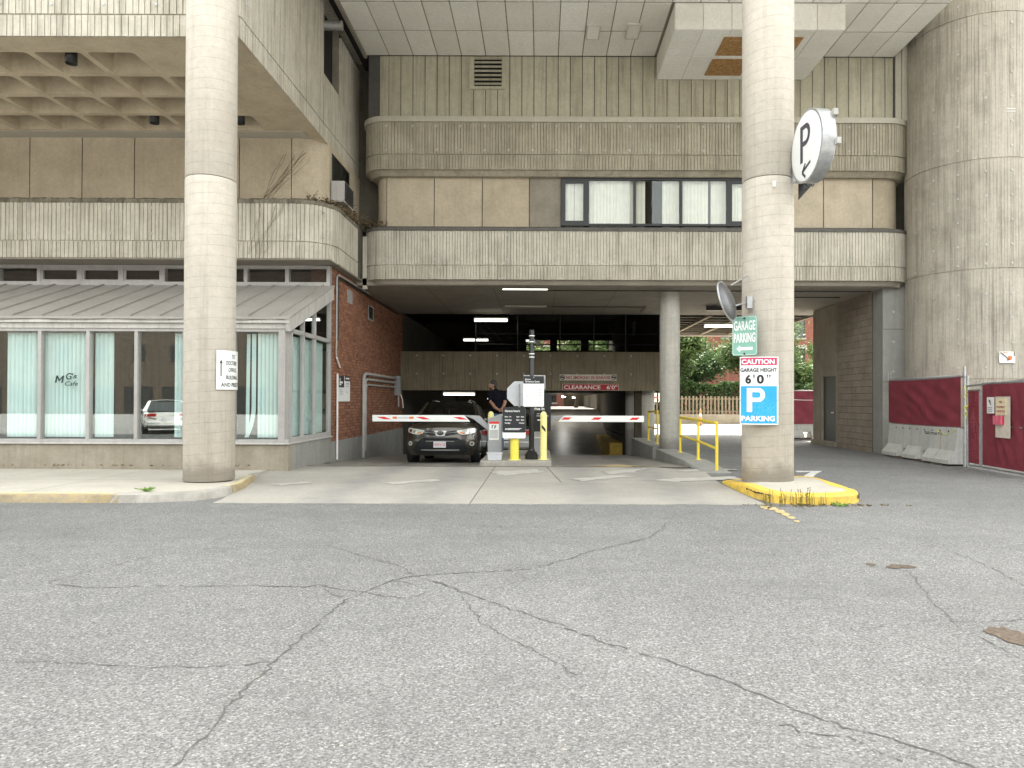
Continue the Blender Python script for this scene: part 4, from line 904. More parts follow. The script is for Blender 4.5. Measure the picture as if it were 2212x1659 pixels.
# curtains: pleated vertical blinds behind the window
def curtain(u0,u1,label,gap=0):
    x0, x1 = UX(u0,PY+.15), UX(u1,PY+.15); e = empty('window_blind',((x0+x1)/2,PY+.14,6.4),label,'blind','off-white blinds in the office window'); n_ = max(2,int((x1-x0)/.09)); hw = (x1-x0)/2
    for k in range(n_):
        xx = -hw+(k+.5)*2*hw/n_; mb = MB(); wd = 2*hw/n_*.56; d = rr.uniform(.0,.015)
        mb.grid(lambda u,v: (xx+(u-.5)*2*wd, -.015*(1-(2*u-1)**2)+d, v*1.44),3,1); mb.build('slat','curtain',e)
curtain(1220,1238,'narrow off-white blind half parted in the left casement'); curtain(1240,1258,'parted off-white blind against the casement frame'); curtain(1272,1366,'closed off-white blind filling the widest left pane'); curtain(1373,1392,'off-white blind left of the dark gap'); curtain(1430,1467,'off-white blind right of the dark gap'); curtain(1474,1528,'closed off-white blind beside the thin dark slit'); curtain(1535,1569,'off-white blind past the thin dark slit'); curtain(1576,1630,'off-white blind in the right casement')
# siding of the top storey
SY = 19.97; sp_ = .3415; sx0 = UX(1011+ -.0,SY)
gc(MB().box(-4.9,10.0,SY+.02,SY+.2,9.3,11.3).build('siding_backing','crack'))
x = UX(806,SY)+.30; k0 = UX(1151,SY)
xs2 = [k0+sp_*k for k in range(-13,40)]; xs2 = [q for q in xs2 if -4.35 < q < 9.75]; xs2 = xs2+[9.93]
for a, b in zip(xs2,xs2[1:]):
    if b-a < .05: continue
    mb = MB(); g_ = .014; n_ = 1; w_ = b-a-g_
    for q in range(n_):
        mb.box(a+g_/2+w_*q/n_+.004, a+g_/2+w_*(q+1)/n_-.002, SY-.004 if q%2 else SY, SY+.02, 9.39, 11.2)
    gc(mb.build('siding_panel','siding'))
crn = Path(rounded_path([(-4.86,21),(-4.86,SY),(xs2[0]-.003,SY)],[0,.4,0],.05)); mb = MB(); strip(mb, crn, 9.39,11.2,0,0,.1,step=.05); gc(mb.build('corner_siding','siding',smooth=True))
gc(MB().box(9.9,9.935,SY-.05,SY,9.4,11.2).build('siding_joint','crack'))
gc(MB().box(9.94,10.10,SY-.06,SY+.2,9.4,12.5).box(10.105,10.30,SY-.11,SY+.3,9.38,12.8).build('corner_trim','cap_metal',bevel=.006))
# louvre vent with frame
e = gc(MB().box(UX(1011,SY),UX(1021,SY),SY-.05,SY,UZ(192,SY),11.17).box(UX(1082,SY),UX(1088,SY),SY-.05,SY,UZ(192,SY),11.17).box(UX(1021,SY),UX(1082,SY),SY-.045,SY,UZ(192,SY),UZ(186,SY)).build('vent_frame','siding'))
vx0, vx1 = UX(1022,SY), UX(1081,SY)
o = gc(MB().box(vx0,vx1,SY-.012,SY-.006,UZ(186,SY),11.1).build('vent_void','black_void'))
for k in range(7):
    zz = UZ(183-k*9.3,SY); gc(MB().prism([(SY-.045,zz),(SY-.04,zz),(SY-.012,zz+.07),(SY-.02,zz+.07)],vx0,vx1,'x').build('vent_louvre','siding'))
# tiled ceiling of the overhang
CZ = 11.2; tw = .68; ty = [19.95,18.6,17.24,15.88,14.52,13.16]; 
gc(MB().box(-4.95,9.93,12.3,19.95,CZ+.03,CZ+.08).build('ceiling_backing','conc_panel_dark'))
tx0 = -.234; cols = sorted(set([-4.95]+[tx0+tw*k for k in range(-6,15)]+[9.91]))
BX0, BX1, BZ = 3.23, 7.39, 10.555
for j in range(5):
    for a, b in zip(cols,cols[1:]):
        if b-a < .05: continue
        if j < 2 and a >= BX0-.3 and b <= BX1+.3 and (a+b)/2 > BX0 and (a+b)/2 < BX1: continue
        gc(MB().box(a+.012,b-.012,ty[j+1]+.03,ty[j]-.03,CZ,CZ+.025).build('ceiling_tile','ceiling_tile',bevel=.004))
# dropped box in the ceiling
mb = MB(); mb.box(BX0+.012,BX1-.012,17.26,19.95,BZ+.02,CZ+.02); bx = gc(mb.build('ceiling_box','lamp_housing'))
bc = [BX0]+[BX0+ (BX1-BX0)*k/6 for k in range(1,6)]+[BX1]
for a, b in zip(bc,bc[1:]):
    gc(MB().box(a+.006,b-.006,17.235,17.258,BZ,CZ-.005).build('box_panel','ceiling_tile',bevel=.003))
    for y0,y1 in ((17.26,18.6),(18.6,19.94)): gc(MB().box(a+.006,b-.006,y0+.006,y1-.006,BZ-.005,BZ+.018).build('box_panel','ceiling_tile',bevel=.003))
for sx in (BX0,BX1):
    for y0,y1 in ((17.262,18.6),(18.6,19.94)): gc(MB().box(sx-.004 if sx==BX0 else sx-.01,sx+.01 if sx==BX0 else sx+.004,y0+.004,y1-.004,BZ+.02,CZ-.005).build('box_panel','ceiling_tile',bevel=.002))
for (x0_,x1_,y0_,y1_) in ((4.52,6.5,17.58,18.52),(4.5,5.5,18.72,19.66)):
    gc(MB().box(x0_,x1_,y0_,y1_,BZ-.02,BZ-.006).build('access_hatch','plywood'))
# square recessed lights in the ceiling
for (u,v) in ((1279,63),(1366,62)):
    Y = (CZ-CH)*F/(CY-v); x = UX(u,Y); e = empty('ceiling_light',(x,Y,CZ),'small square light fitting next to the dropped ceiling box' if u > 1300 else 'small square light fitting further from the dropped ceiling box','ceiling light','square lights under the overhang'); E = Vector(e.location)
    ch(MB().box(x-.18,x+.18,Y-.36,Y-.33,CZ-.06,CZ-.002).box(x-.18,x+.18,Y+.33,Y+.36,CZ-.06,CZ-.002).box(x-.18,x-.15,Y-.33,Y+.33,CZ-.06,CZ-.002).box(x+.15,x+.18,Y-.33,Y+.33,CZ-.06,CZ-.002).build('frame','lamp_housing'), e, E); ch(MB().box(x-.15,x+.15,Y-.33,Y+.33,CZ-.045,CZ-.01).build('diffuser','ceiling_tile'), e, E)
# unseen mass of the storeys above, height set to keep the street in shade
gc(MB().box(-30,-5.6,13.2,33,13.5,21).box(-5.6,10.1,12.8,33,11.4,21).box(10.1,30,19.5,33,12.9,21).build('unseen_upper_storeys','conc_band'))
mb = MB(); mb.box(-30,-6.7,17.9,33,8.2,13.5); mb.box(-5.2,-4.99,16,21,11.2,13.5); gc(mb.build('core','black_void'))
gc(MB().box(-5.02,-4.94,12.4,19.95,11.12,11.5).build('ceiling_edge','conc_panel_dark'))
o = MB().tube([(-5.7,17.55,10.78),(-4.97,17.55,10.78)],.115,14).build('duct','galv',smooth=True); tag(o,'short grey duct bridging from the side wall to the white ceiling','duct')
o = MB().tube([(-4.98,20.6,7.95),(-4.98,20.6,8.95),(-5.02,20.6,9.05)],.05,8).build('drain_pipe','black_metal',smooth=True); tag(o,'black drain pipe stub in the dark inner corner','pipe')
# soffit over the entrance
SZ = 4.72
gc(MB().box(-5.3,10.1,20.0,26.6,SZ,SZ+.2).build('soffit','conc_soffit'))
for x in (-3.3,-1.4,.4,2.2,4.0,5.8,7.7): gc(MB().box(x,x+.012,20.1,26.6,SZ-.006,SZ-.002).build('soffit_joint','ledge_dark'))
# ribbed far part of the passage ceiling
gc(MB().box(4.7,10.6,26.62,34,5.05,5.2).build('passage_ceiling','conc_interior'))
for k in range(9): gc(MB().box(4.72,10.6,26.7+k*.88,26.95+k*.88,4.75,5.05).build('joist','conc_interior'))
for k in range(5): gc(MB().box(5.0+k*1.3,5.13+k*1.3,26.6,34.1,4.68,4.76).build('purlin','fence_wood'))
gc(MB().box(4.4,10.7,34.0,34.35,4.62,5.3).build('far_beam','conc_soffit'))
# beam/parapet over the ramp
par = Path([(-5.7,26.5),(4.62,26.5)])
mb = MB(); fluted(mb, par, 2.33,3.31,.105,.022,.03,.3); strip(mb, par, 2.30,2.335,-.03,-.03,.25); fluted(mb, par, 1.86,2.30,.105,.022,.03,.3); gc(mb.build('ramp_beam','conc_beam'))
for k in range(9):
    for z in (3.16,2.48): gc(plug(None,-4.7+k*1.0+.05,26.5,z))
# interior decks and enclosure
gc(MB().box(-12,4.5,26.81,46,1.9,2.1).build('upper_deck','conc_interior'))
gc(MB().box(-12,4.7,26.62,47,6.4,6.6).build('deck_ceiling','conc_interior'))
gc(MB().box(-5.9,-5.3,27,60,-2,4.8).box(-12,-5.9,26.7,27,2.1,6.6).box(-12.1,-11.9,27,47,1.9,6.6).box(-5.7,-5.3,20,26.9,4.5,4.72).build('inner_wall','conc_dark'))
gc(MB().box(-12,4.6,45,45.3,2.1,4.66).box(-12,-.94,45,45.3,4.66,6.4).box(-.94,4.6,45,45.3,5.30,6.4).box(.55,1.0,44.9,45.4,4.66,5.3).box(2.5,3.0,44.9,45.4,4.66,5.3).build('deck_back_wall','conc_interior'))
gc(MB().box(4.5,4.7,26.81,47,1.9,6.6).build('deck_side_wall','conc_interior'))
gc(MB().box(-6,-.3,59.7,60,-.2,2.0).box(-.3,.9,59.7,60,-.2,2.0).box(1.9,3.7,59.7,60,-.2,2.0).box(.9,1.9,59.7,60,-.2,1.02).box(3.55,3.8,26.82,60,-1.6,1.9).build('lower_back_wall','conc_interior'))  # narrow slot left open so daylight throws a glare streak on the ramp
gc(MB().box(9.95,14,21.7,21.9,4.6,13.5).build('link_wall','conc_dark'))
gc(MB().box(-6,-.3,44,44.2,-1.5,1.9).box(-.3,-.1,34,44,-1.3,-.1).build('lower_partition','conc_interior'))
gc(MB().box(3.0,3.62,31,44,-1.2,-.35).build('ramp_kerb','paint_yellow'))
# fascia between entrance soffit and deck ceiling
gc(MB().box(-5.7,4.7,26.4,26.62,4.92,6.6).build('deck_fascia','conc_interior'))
# chain-link screen on the deck edge
def chainlink(x0,x1,z0,z1,y,s=.11,r=.005):
    mb = MB(); n_ = int((x1-x0+z1-z0)/s)
    for k in range(n_):
        for sg in (1,-1):
            c = x0+k*s if sg > 0 else x0-(z1-z0)+k*s
            # line z-z0 = t, x = c -/+ t
            a = [(c-sg*0,z0),(c-sg*(z1-z0),z1)] if sg>0 else [(c,z0),(c+(z1-z0),z1)]
            (xa,za),(xb,zb) = a
            def clip(xa,za,xb,zb):
                t0,t1 = 0,1; dx = xb-xa
                for lim,s_ in ((x0,1),(x1,-1)):
                    fa,fb = s_*(xa-lim), s_*(xb-lim)
                    if fa < 0 and fb < 0: return None
                    if fa < 0: t0 = max(t0,fa/(fa-fb))
                    if fb < 0: t1 = min(t1,fa/(fa-fb))
                return (t0,t1) if t1 > t0 else None
            cl_ = clip(xa,za,xb,zb)
            if not cl_: continue
            p = (xa+(xb-xa)*cl_[0],y+sg*.003,za+(zb-za)*cl_[0]); q = (xa+(xb-xa)*cl_[1],y+sg*.003,za+(zb-za)*cl_[1]); mb.cyl(p,q,r,n=3,caps=False)
    return mb
sc = empty('chain_link_screen',(0,26.95,3.3),'dark chain-link screen on posts above the concrete ramp beam','fence'); S_ = Vector(sc.location)
o = ch(chainlink(-2.5,4.45,3.31,4.75,26.95).build('mesh_wire','black_metal',fix=False), sc, S_); o['kind'] = 'stuff'
for x in (-2.5,-.9,.7,2.0,3.2): ch(MB().cyl((x,26.97,2.1),(x,26.97,4.9),.03,n=8).build('post','black_metal'), sc, S_)
for z in (3.62,4.02): ch(MB().cyl((-2.5,26.97,z),(4.45,26.97,z),.025,n=8).build('rail','black_metal'), sc, S_)
# strip lights
def tube_light(x,y,z,L,label,lit=True,axis=0,bm_='bulb'):
    e = empty('strip_light',(x,y,z),label,'strip light','fluorescent strip lights in the garage',rz=axis)
    MB().box(-L/2,L/2,-.06,.06,.03,.09).build('housing','lamp_housing',e); MB().prism([(-.075,.03),(-.06,-.05),(.06,-.05),(.075,.03)],-L/2+.03,L/2-.03,'x').build('diffuser',bm_ if lit else 'gypsum',e)
    for s_ in (-1,1): MB().box(s_*L/2-.03 if s_>0 else -L/2,s_*L/2 if s_>0 else -L/2+.03,-.07,.07,-.04,.03).build('end_cap','lamp_housing',e)
    return e
def tl(u0,u1,v,Y,label,lit=True):
    x0,x1 = UX(u0,Y),UX(u1,Y); return tube_light((x0+x1)/2,Y,UZ(v,Y),x1-x0,label,lit)
tl(1083,1184,622,20.6,'strip light nearest the street under the entrance soffit'); tl(1090,1180,661,24.2,'unlit strip light deeper under the soffit',False); tl(1023,1097,692,26.0,'lit strip light just in front of the ramp beam'); tl(1000,1055,735,35,'lit strip light on the upper deck'); tl(870,898,735,38,'faint strip light far back on the upper deck'); tl(957,1027,852,27.6,'lit strip light under the ramp beam above the cars'); tl(1600,1748,638,22.4,'strip light behind the sign column over the right lane'); tl(1520,1602,703,29.0,'strip light among the timber ribs of the passage')
tube_light(1.3,41.0,1.72,2.4,'strip light above the top of the inner ramp',True,R(90),'bulb_bright'); tube_light(2.3,50,1.72,1.4,'strip light deep in the lower level',True,R(90),'bulb_bright')
# conduit lines on the soffit
for pts,lab in (([(UX(1184,20.7),20.7,SZ-.02),(9.6,20.7,SZ-.02)],'thin conduit along the front of the entrance soffit'),([(UX(1180,24.3),24.3,SZ-.02),(UX(1395,24.3),24.3,SZ-.02),(UX(1395,24.3),25.6,SZ-.02)],'thin bent conduit further in on the soffit'),([(6.4,21.9,SZ-.02),(9.2,21.9,SZ-.02)],'thin conduit over the right lane soffit')):
    pipe('conduit',pts,.016,'black_metal',lab,6)
o = MB().box(5.6,8.2,24.0,24.15,SZ-.16,SZ-.02).build('cable_tray','black_metal'); tag(o,'black tray under the soffit of the right lane','cable tray')
# garage signs on the beam
def flat_sign(name, u0,u1,v0,v1,Y,label,bgmat,cat='sign',th=.02,border=None,rad=.0,group=None):
    x0,x1,z0,z1 = UX(u0,Y),UX(u1,Y),UZ(v1,Y),UZ(v0,Y); e = empty(name,((x0+x1)/2,Y,(z0+z1)/2),label,cat,group); W,H = x1-x0,z1-z0
    MB().prism(rrect(W,H,max(rad,.004),4),0,th,'y').build('board',border or bgmat,e,bevel=0)
    if border: MB().prism(rrect(W*.985,H*.9,max(rad,.003),4),-.003,-.001,'y').build('face',bgmat,e)
    return e,W,H
e,W,H = flat_sign('no_smoking_sign',1209,1331.5,809,822,26.46,'weathered no smoking in garage strip on the ramp beam','sign_old')
mf = lambda x,y: (x,-.006,y)
lettering([('NO SMOKING IN GARAGE',-W*.385,-H*.25,H*.5,W*.775,'LEFT',.02)],mf,'letter_red_old','lettering',e)
for s_ in (-1,1):
    cx = s_*W*.452; rp = arc2(cx,0,H*.42,0,360,20); ri = arc2(cx,0,H*.33,360,0,20)
    mb = MB(); n_ = 20
    mb.add([mf(*p) for p in rp[:-1]]+[mf(*p) for p in ri[:-1][::-1]][:0]+[mf(cx+(p[0]-cx)*.78,p[1]*.78) for p in rp[:-1]],[(i,(i+1)%n_,n_+(i+1)%n_,n_+i) for i in range(n_)])
    mb.add([mf(cx-H*.3,H*.23),mf(cx-H*.23,H*.3),mf(cx+H*.3,-H*.23),mf(cx+H*.23,-H*.3)],[(0,1,2,3)]); mb.add([mf(cx-H*.28,-.02),mf(cx+H*.28,-.02),mf(cx+H*.28,.03),mf(cx-H*.28,.03)],[(0,1,2,3)])
    mb.build('no_smoking_symbol','ink',e,fix=False)
e,W,H = flat_sign('clearance_sign',1215,1336.5,829.5,843.5,26.46,"dark red CLEARANCE 6'0\" sign on the ramp beam",'sign_red_old',border='sign_old')
lettering([('CLEARANCE',-W*.475,-H*.30,H*.6,W*.65,'LEFT',.02),("6'0\"",W*.285,-H*.30,H*.6,W*.19,'LEFT',.02)],mf,'letter_dull','lettering',e)

# ------------------------------------------------------------------ round stair tower and block wall on the right
tw_ = empty('stair_tower',(11.9,19.6,0),'round board-marked concrete stair tower on the right','tower'); TL = Vector((11.9,19.6,0)); TR = 1.67
zj = [0,2.08,4.89,7.70,11.42,14.6]
circ = Path([(TR*math.cos(R(-220+260*i/150)), TR*math.sin(R(-220+260*i/150))) for i in range(151)])
for a, b in zip(zj,zj[1:]):
    mb = MB(); fluted(mb, circ, a+.012, b-.012, .078,.010,.006,.3,jit=.5); strip(mb, circ, b-.014, b+.014,-.02,-.02,.25); mb.build('tower_lift','conc_tower',tw_)
for z in [zj[0]+.5+.625*k for k in range(22)]:
    if min(abs(z-q) for q in zj) < .12: z += .14
    for k in range(-1,5):
        t = R(-90-20.9*k); plug(tw_,TR*math.cos(t),TR*math.sin(t),z,math.cos(t),math.sin(t))
ch(MB().box(9.72,10.4,20.2,20.7,-.02,4.9).build('pier','conc_base_grey',bevel=.015), tw_, TL)
for z in (.75,1.5,2.35,3.2,4.05): ch(plug(None,10.02,20.2,z), tw_, TL)
for z in (2.05,3.55,): ch(MB().box(9.719,10.3,20.197,20.21,z,z+.014).build('pier_joint','crack'), tw_, TL)
ch(MB().box(9.735,10.0,20.705,20.85,0,4.72).build('wall_end','conc_base_grey'), tw_, TL)
# block wall with door
kw = empty('block_wall',(9.7,22,0),'ribbed brown block wall with a grey door at the side of the passage','wall'); KL = Vector((9.7,22,0))
ch(MB().box(9.73,10,20.86,23.28,-.1,4.70).build('mortar_bed','mortar'), kw, KL)
mb = MB(); n_ = 6; L_ = .39
for q in range(n_): mb.box(0,.05,.006+q*L_/n_,.006+(q+1)*L_/n_-.014,.006,.194)
mb.box(.016,.05,.006,L_,.006,.194)
kme = mb.mesh('block','block')
for j in range(24):
    for i in range(7):
        y = 20.86+i*.4-(.2 if j%2 else 0)
        if y < 20.85 or y > 22.9: continue
        inst('block',kme,kw,(9.695-KL.x+rr.uniform(-.004,.004),y-KL.y,j*.2-.06))
    if j % 2:
        for y in (20.86,23.06): inst('block',kme,kw,(9.695-KL.x,y-KL.y,j*.2-.06),(0,0,0),(1,.5,1))
ch(MB().box(9.69,10,23.28,23.36,0,4.70).box(9.69,10,24.56,25.3,0,4.70).box(9.69,10,23.36,24.56,2.36,4.70).box(9.60,10,23.28,25.3,0,.14).build('door_surround','conc_base'), kw, KL)
dr = ch(MB().box(9.76,9.80,23.38,24.54,.15,2.34).build('door','door_grey'), kw, KL)
o = MB().cyl((9.76,23.55,1.12),(9.69,23.55,1.12),.035).cyl((9.69,23.55,1.12),(9.69,23.68,1.12),.02).build('handle','chrome'); o.parent = dr
# marks and sign on the tower
e = empty('tower_sign',(0,0,0),'torn white notice with a broken stick on the round tower','sign'); t0 = R(-95); e.location = (11.9+1.70*math.cos(t0),19.6+1.70*math.sin(t0),2.62); e.rotation_euler[2] = t0+R(90)
MB().box(-.19,.19,-.01,.01,-.14,.15).build('board','white_sign',e); MB().tube([(-.17,-.03,.13),(.05,-.03,-.06)],.012,4).build('stick','fence_wood',e); MB().tube([(.16,-.03,.15),(.165,-.03,.03)],.01,4).build('stick','fence_wood',e); shapes([[(-.02,-.08),(.1,-.06),(.12,.02),(.03,.05)],[(-.1,.1),(.0,.12),(.02,.13),(-.1,.13)]],lambda x,y:(x,-.014,y),'orange','print',e)
for z in (8.93,8.86):
    t0 = R(-91); 
    o = MB().box(-.11,.11,-.006,.0,-.006,.006).build('chalk_mark','ink_white',tw_); o.location = (1.676*math.cos(t0),1.676*math.sin(t0),z)
# ------------------------------------------------------------------ columns
def column(x,y,r,z0,z1,joints,label,mat='column',name='concrete_column'):
    e = empty(name,(x,y,0),label,'column'); zs = [z0]+joints+[z1]
    for a,b in zip(zs,zs[1:]):
        mb = MB(); mb.lathe([(r-.01,a+.006),(r,a+.02),(r,b-.02),(r-.01,b-.006)],64); mb.build('shaft',mat,e,smooth=True)
    for j in joints: MB().lathe([(r-.025,j-.012),(r-.025,j+.012)],48).build('joint','crack',e)
    return e
LC = (-5.74,12.3,.412); RC = (3.905,12.25,.43)
column(*LC,.1,12.5,[5.28,8.55],'tall pale concrete column carrying the doctors office sign'); column(*RC,.1,11.3,[5.28,8.55],'tall pale concrete column carrying the parking signs')
sc_ = column(3.8,21.0,.295,-.1,SZ+.05,[],'slim grey concrete column beside the yellow railing','column_grey')
MB().box(-.33,.0,-.28,.25,-.5,-.1).build('footing','conc_base_grey',sc_,bevel=.03)
bc_ = column(3.84,27.6,.56,-1.2,1.88,[],'thick squat concrete column under the ramp beam','column_grey')
# cylinder mapping helpers
def cyl_map(cx,cy,r,a0): # x along arc from a0 (deg, 0 = facing camera (-Y), + to the right), y = height
    def f(x,z):
        t = R(a0)+x/r; return (cx+r*math.sin(t), cy-r*math.cos(t), z)
    return f
def glyph_P(x,y,w_,h,t):
    # stem and bowl of a bold capital P as quads
    q = [[(x,y),(x+t,y),(x+t,y+h),(x,y+h)]]; r = h*.29; cy = y+h-r; cx = x+w_-r*.95; n_ = 14
    o = [(x+t,y+h)]+[(cx+r*.95*math.sin(math.pi*i/n_),cy+r*math.cos(math.pi*i/n_)) for i in range(n_+1)]+[(x+t,y+h-2*r)]
    ri = r-t*.82; i_ = [(x+t,cy+ri)]+[(cx+ri*.85*math.sin(math.pi*i/n_),cy+ri*math.cos(math.pi*i/n_)) for i in range(n_+1)]+[(x+t,cy-ri)]
    for a in range(len(o)-1): q.append([o[a],o[a+1],i_[a+1],i_[a]])
    return q
# "TO DOCTORS OFFICE" sign wrapped round the left column
e = empty('doctors_sign',(LC[0]+.2,LC[1]-.5,UZ(801,11.85)),'white curved sign to the doctors office with black arrow on the column','sign'); E = Vector(e.location)
z0, z1 = UZ(844,11.9), UZ(758.5,11.9); H = z1-z0; aL = 38
rad = LC[2]+.03; f0 = cyl_map(LC[0],LC[1],rad,aL); f1 = cyl_map(LC[0],LC[1],rad+.004,aL); fb = cyl_map(LC[0],LC[1],rad-.01,aL); W = rad*R(80)
mb = MB(); mb.grid(lambda u,v: f0(u*W,z0+v*H),24,1); mb.grid(lambda u,v: fb(u*W,z0+v*H),24,1); ch(mb.build('board','white_sign',smooth=True,fix=False), e, E)
ls = [('TO',.46,.80,.14),('DOCTORS',.27,.635,.42),('OFFICE',.34,.455,.35),('BUILDING',.27,.265,.47),('AND PRESTO',.12,.075,.80)]
for t,a,b,wd in ls: o = lettering([(t,a*W,z0+b*H,.105*H,wd*W,'LEFT',.012)],f1,'ink','lettering',None); ch(o,e,E)
mb = MB(); mb.add([f1(a*W,z0+b*H) for a,b in ((.105,.34),(.135,.34),(.135,.68),(.17,.66),(.12,.765),(.07,.66),(.105,.68))],[(0,1,2,6),(3,4,5,6,2)]); ch(mb.build('arrow','ink',fix=False),e,E)
# garage parking (green)
e = empty('garage_parking_sign',(UX(1611,11.75),11.82,UZ(724,11.8)),'faded green garage parking sign with white left arrow on the column','sign'); e.rotation_euler[2] = R(-38)
W,H = .43,.655
MB().prism(rrect(W,H,.04,5),-.004,.004,'y').build('board','sign_green',e)
mf = lambda x,y: (x,-.008,y)
mb = MB(); A = rrect(W*.95,H*.965,.033,5); B_ = rrect(W*.925,H*.95,.03,5); n_ = len(A); mb.add([mf(*p) for p in A]+[mf(*p) for p in B_],[(i,(i+1)%n_,n_+(i+1)%n_,n_+i) for i in range(n_)]); mb.build('border','ink_white',e,fix=False)
lettering([('GARAGE',-W*.43,H*.15,.155,W*.86,'LEFT',.025),('PARKING',-W*.43,-H*.16,.155,W*.86,'LEFT',.025)],mf,'ink_white','lettering',e)
shapes([[(-.14,-.215),(-.075,-.155),(-.075,-.19),(.14,-.19),(.14,-.24),(-.075,-.24),(-.075,-.275)]],mf,'ink_white','arrow',e)
for z in (.29,-.30): MB().cyl((0,-.006,z),(0,-.02,z),.016,n=10).build('bolt','ink',e)
MB().box(-.02,.02,.004,.12,-.3,.3).build('bracket','galv',e)
# caution / P sign, gently curved
e = empty('caution_sign',(UX(1641,11.8),11.8,UZ(843,11.8)),"white caution garage height 6'0\" sign above a blue parking panel",'sign'); E = Vector(e.location)
ccx, ccy, cr = RC[0]-.145, RC[1]+.215, .74
z0, z1 = UZ(916,11.78), UZ(769.5,11.78); H = z1-z0; aL = -36.5; W = cr*R(49)
f0 = cyl_map(ccx,ccy,cr,aL); f1 = cyl_map(ccx,ccy,cr+.003,aL); f2 = cyl_map(ccx,ccy,cr+.006,aL); fb = cyl_map(ccx,ccy,cr-.012,aL)
mb = MB(); mb.grid(lambda u,v: f0(u*W,z0+v*H),20,1); mb.grid(lambda u,v: fb(u*W,z0+v*H),20,1)
for s_ in (0,1): mb.grid(lambda u,v: (f0 if u else fb)(s_*W,z0+v*H),1,1)
for s_ in (0,1): mb.grid(lambda u,v: (f0 if v else fb)(u*W,z0+s_*H),20,1)
ch(mb.build('board','white_sign',fix=False),e,E)
def pnl(u0,u1,v0,v1,mat,nm):
    mb = MB(); mb.grid(lambda u,v: f1((u0+(u1-u0)*u)*W,z0+(v0+(v1-v0)*v)*H),16,1); ch(mb.build(nm,mat,fix=False),e,E)
pnl(.03,.965,.875,.985,'sign_crimson','red_panel'); pnl(.03,.965,.018,.567,'sign_blue','blue_panel')
def lt(L,mat,nm): 
    o = lettering([(t,a*W,z0+b*H,h*H,wd*W,'LEFT',bo) for t,a,b,h,wd,bo in L],f2,mat,nm,None); ch(o,e,E)
lt([('CAUTION',.05,.895,.068,.85,.035)],'ink_white','caution_lettering'); lt([('PARKING',.05,.055,.075,.86,.035)],'ink_white','parking_lettering')
lt([('GARAGE HEIGHT',.02,.78,.055,.94,.022),("6",.15,.61,.125,.15,.035),("'",.355,.61,.125,.03,.03),("0",.44,.61,.125,.18,.035)],'ink','lettering'); o = shapes([[(a*W,z0+b*H) for a,b in q] for q in ([(.70,.69),(.715,.69),(.73,.735),(.69,.735)],[(.765,.69),(.78,.69),(.795,.735),(.755,.735)])],f2,'ink','inch_mark',None); ch(o,e,E)
o = shapes([[(a,z0+b) for a,b in q] for q in glyph_P(.19*W,.185*H,.46*W,.355*H,.135*W)],f2,'ink_white','letter_p',None); ch(o,e,E)
for a,b in ((.02,.97),(.98,.97),(.02,.66),(.98,.66),(.02,.36),(.98,.36),(.02,.02),(.98,.02)):
    p = Vector(f2(a*W,z0+b*H)); ch(MB().cyl(p,p+Vector((-.1,-.4,0)).normalized()*.01,.008,n=8).build('screw','galv'),e,E)
# round P sign box
pc = Vector((UX(1741,11.36),11.36,UZ(313,11.36))); e = empty('round_parking_sign',pc,'round white illuminated P sign box with arrow bracketed to the column','sign'); e.rotation_euler[2] = R(-86)
rs = .565; mb = MB(); n_ = 48
def disc_prof(prof,mat,nm,sm=True):
    mb = MB(); vs_ = []; fs = []
    for r,d in prof:
        for k in range(n_): vs_.append((r*math.cos(2*math.pi*k/n_),d,r*math.sin(2*math.pi*k/n_)))
    for i in range(len(prof)-1):
        for k in range(n_): fs.append((i*n_+k,(i+1)*n_+k,(i+1)*n_+(k+1)%n_,i*n_+(k+1)%n_))
    mb.add(vs_,fs); return mb.build(nm,mat,e,smooth=sm,fix=True)
disc_prof([(.001,-.018),(rs-.07,-.018),(rs-.025,-.004),(rs-.018,.012)],'white_sign','face'); disc_prof([(rs-.03,.0),(rs,.0),(rs+.004,.02),(rs+.004,.22),(rs-.02,.235),(.001,.235)],'galv','casing')
disc_prof([(rs-.03,-.002),(rs-.005,-.006),(rs+.01,.0),(rs+.01,.02)],'galv','rim')
mf = lambda x,y: (x,-.022,y)
shapes(glyph_P(-.17,-.24,.36,.60,.095),mf,'ink_purple','letter_p',e)
mb = MB()
for (x0_,y0_,x1_,y1_,w_) in ((-.10,-.40,.20,-.30,.028),(-.10,-.40,.02,-.28,.028),(-.10,-.40,.02,-.50,.028)):
    a = Vector((x0_,y0_)); b = Vector((x1_,y1_)); d = (b-a).normalized(); q = Vector((-d.y,d.x))*w_*.8; mb.add([mf(*(a+q)),mf(*(b+q)),mf(*(b-q)),mf(*(a-q))],[(0,1,2,3)])
mb.build('arrow','ink_purple',e,fix=False)
for z in (.36,-.12): MB().box(.52 if z<0 else .42,.63 if z<0 else .53,.20,.27,z-.05,z+.05).build('lug','pipe_grey',e,bevel=.01)
e2 = empty('sign_bracket',(RC[0]+.42,RC[1]-.36,UZ(372,11.8)),'grey metal bracket and junction box holding the round sign','bracket')
MB().box(-.10,.06,-.12,.08,-.12,.13).build('box','grey_light',e2,bevel=.01); MB().box(.02,.26,-.03,.03,-.14,-.08).build('arm','black_metal',e2); MB().tube([(.0,-.1,-.1),(.08,-.12,-.22),(.2,-.08,-.20),(.26,-.02,-.1)],.012,6).build('cable','black_metal',e2); MB().prism([(-.02,-.15),(.22,-.15),(-.02,-.42)],-.01,.01,'y').build('gusset','black_metal',e2)
o = MB().box(-.025,.025,-.02,.0,-.045,.045).build('cover_plate','white_sign'); o.location = (RC[0]+.045*0+UX(1671,11.8)-RC[0]+0,RC[1]-.463,UZ(395,11.79)); tag(o,'small white blank plate screwed to the sign column','plate')
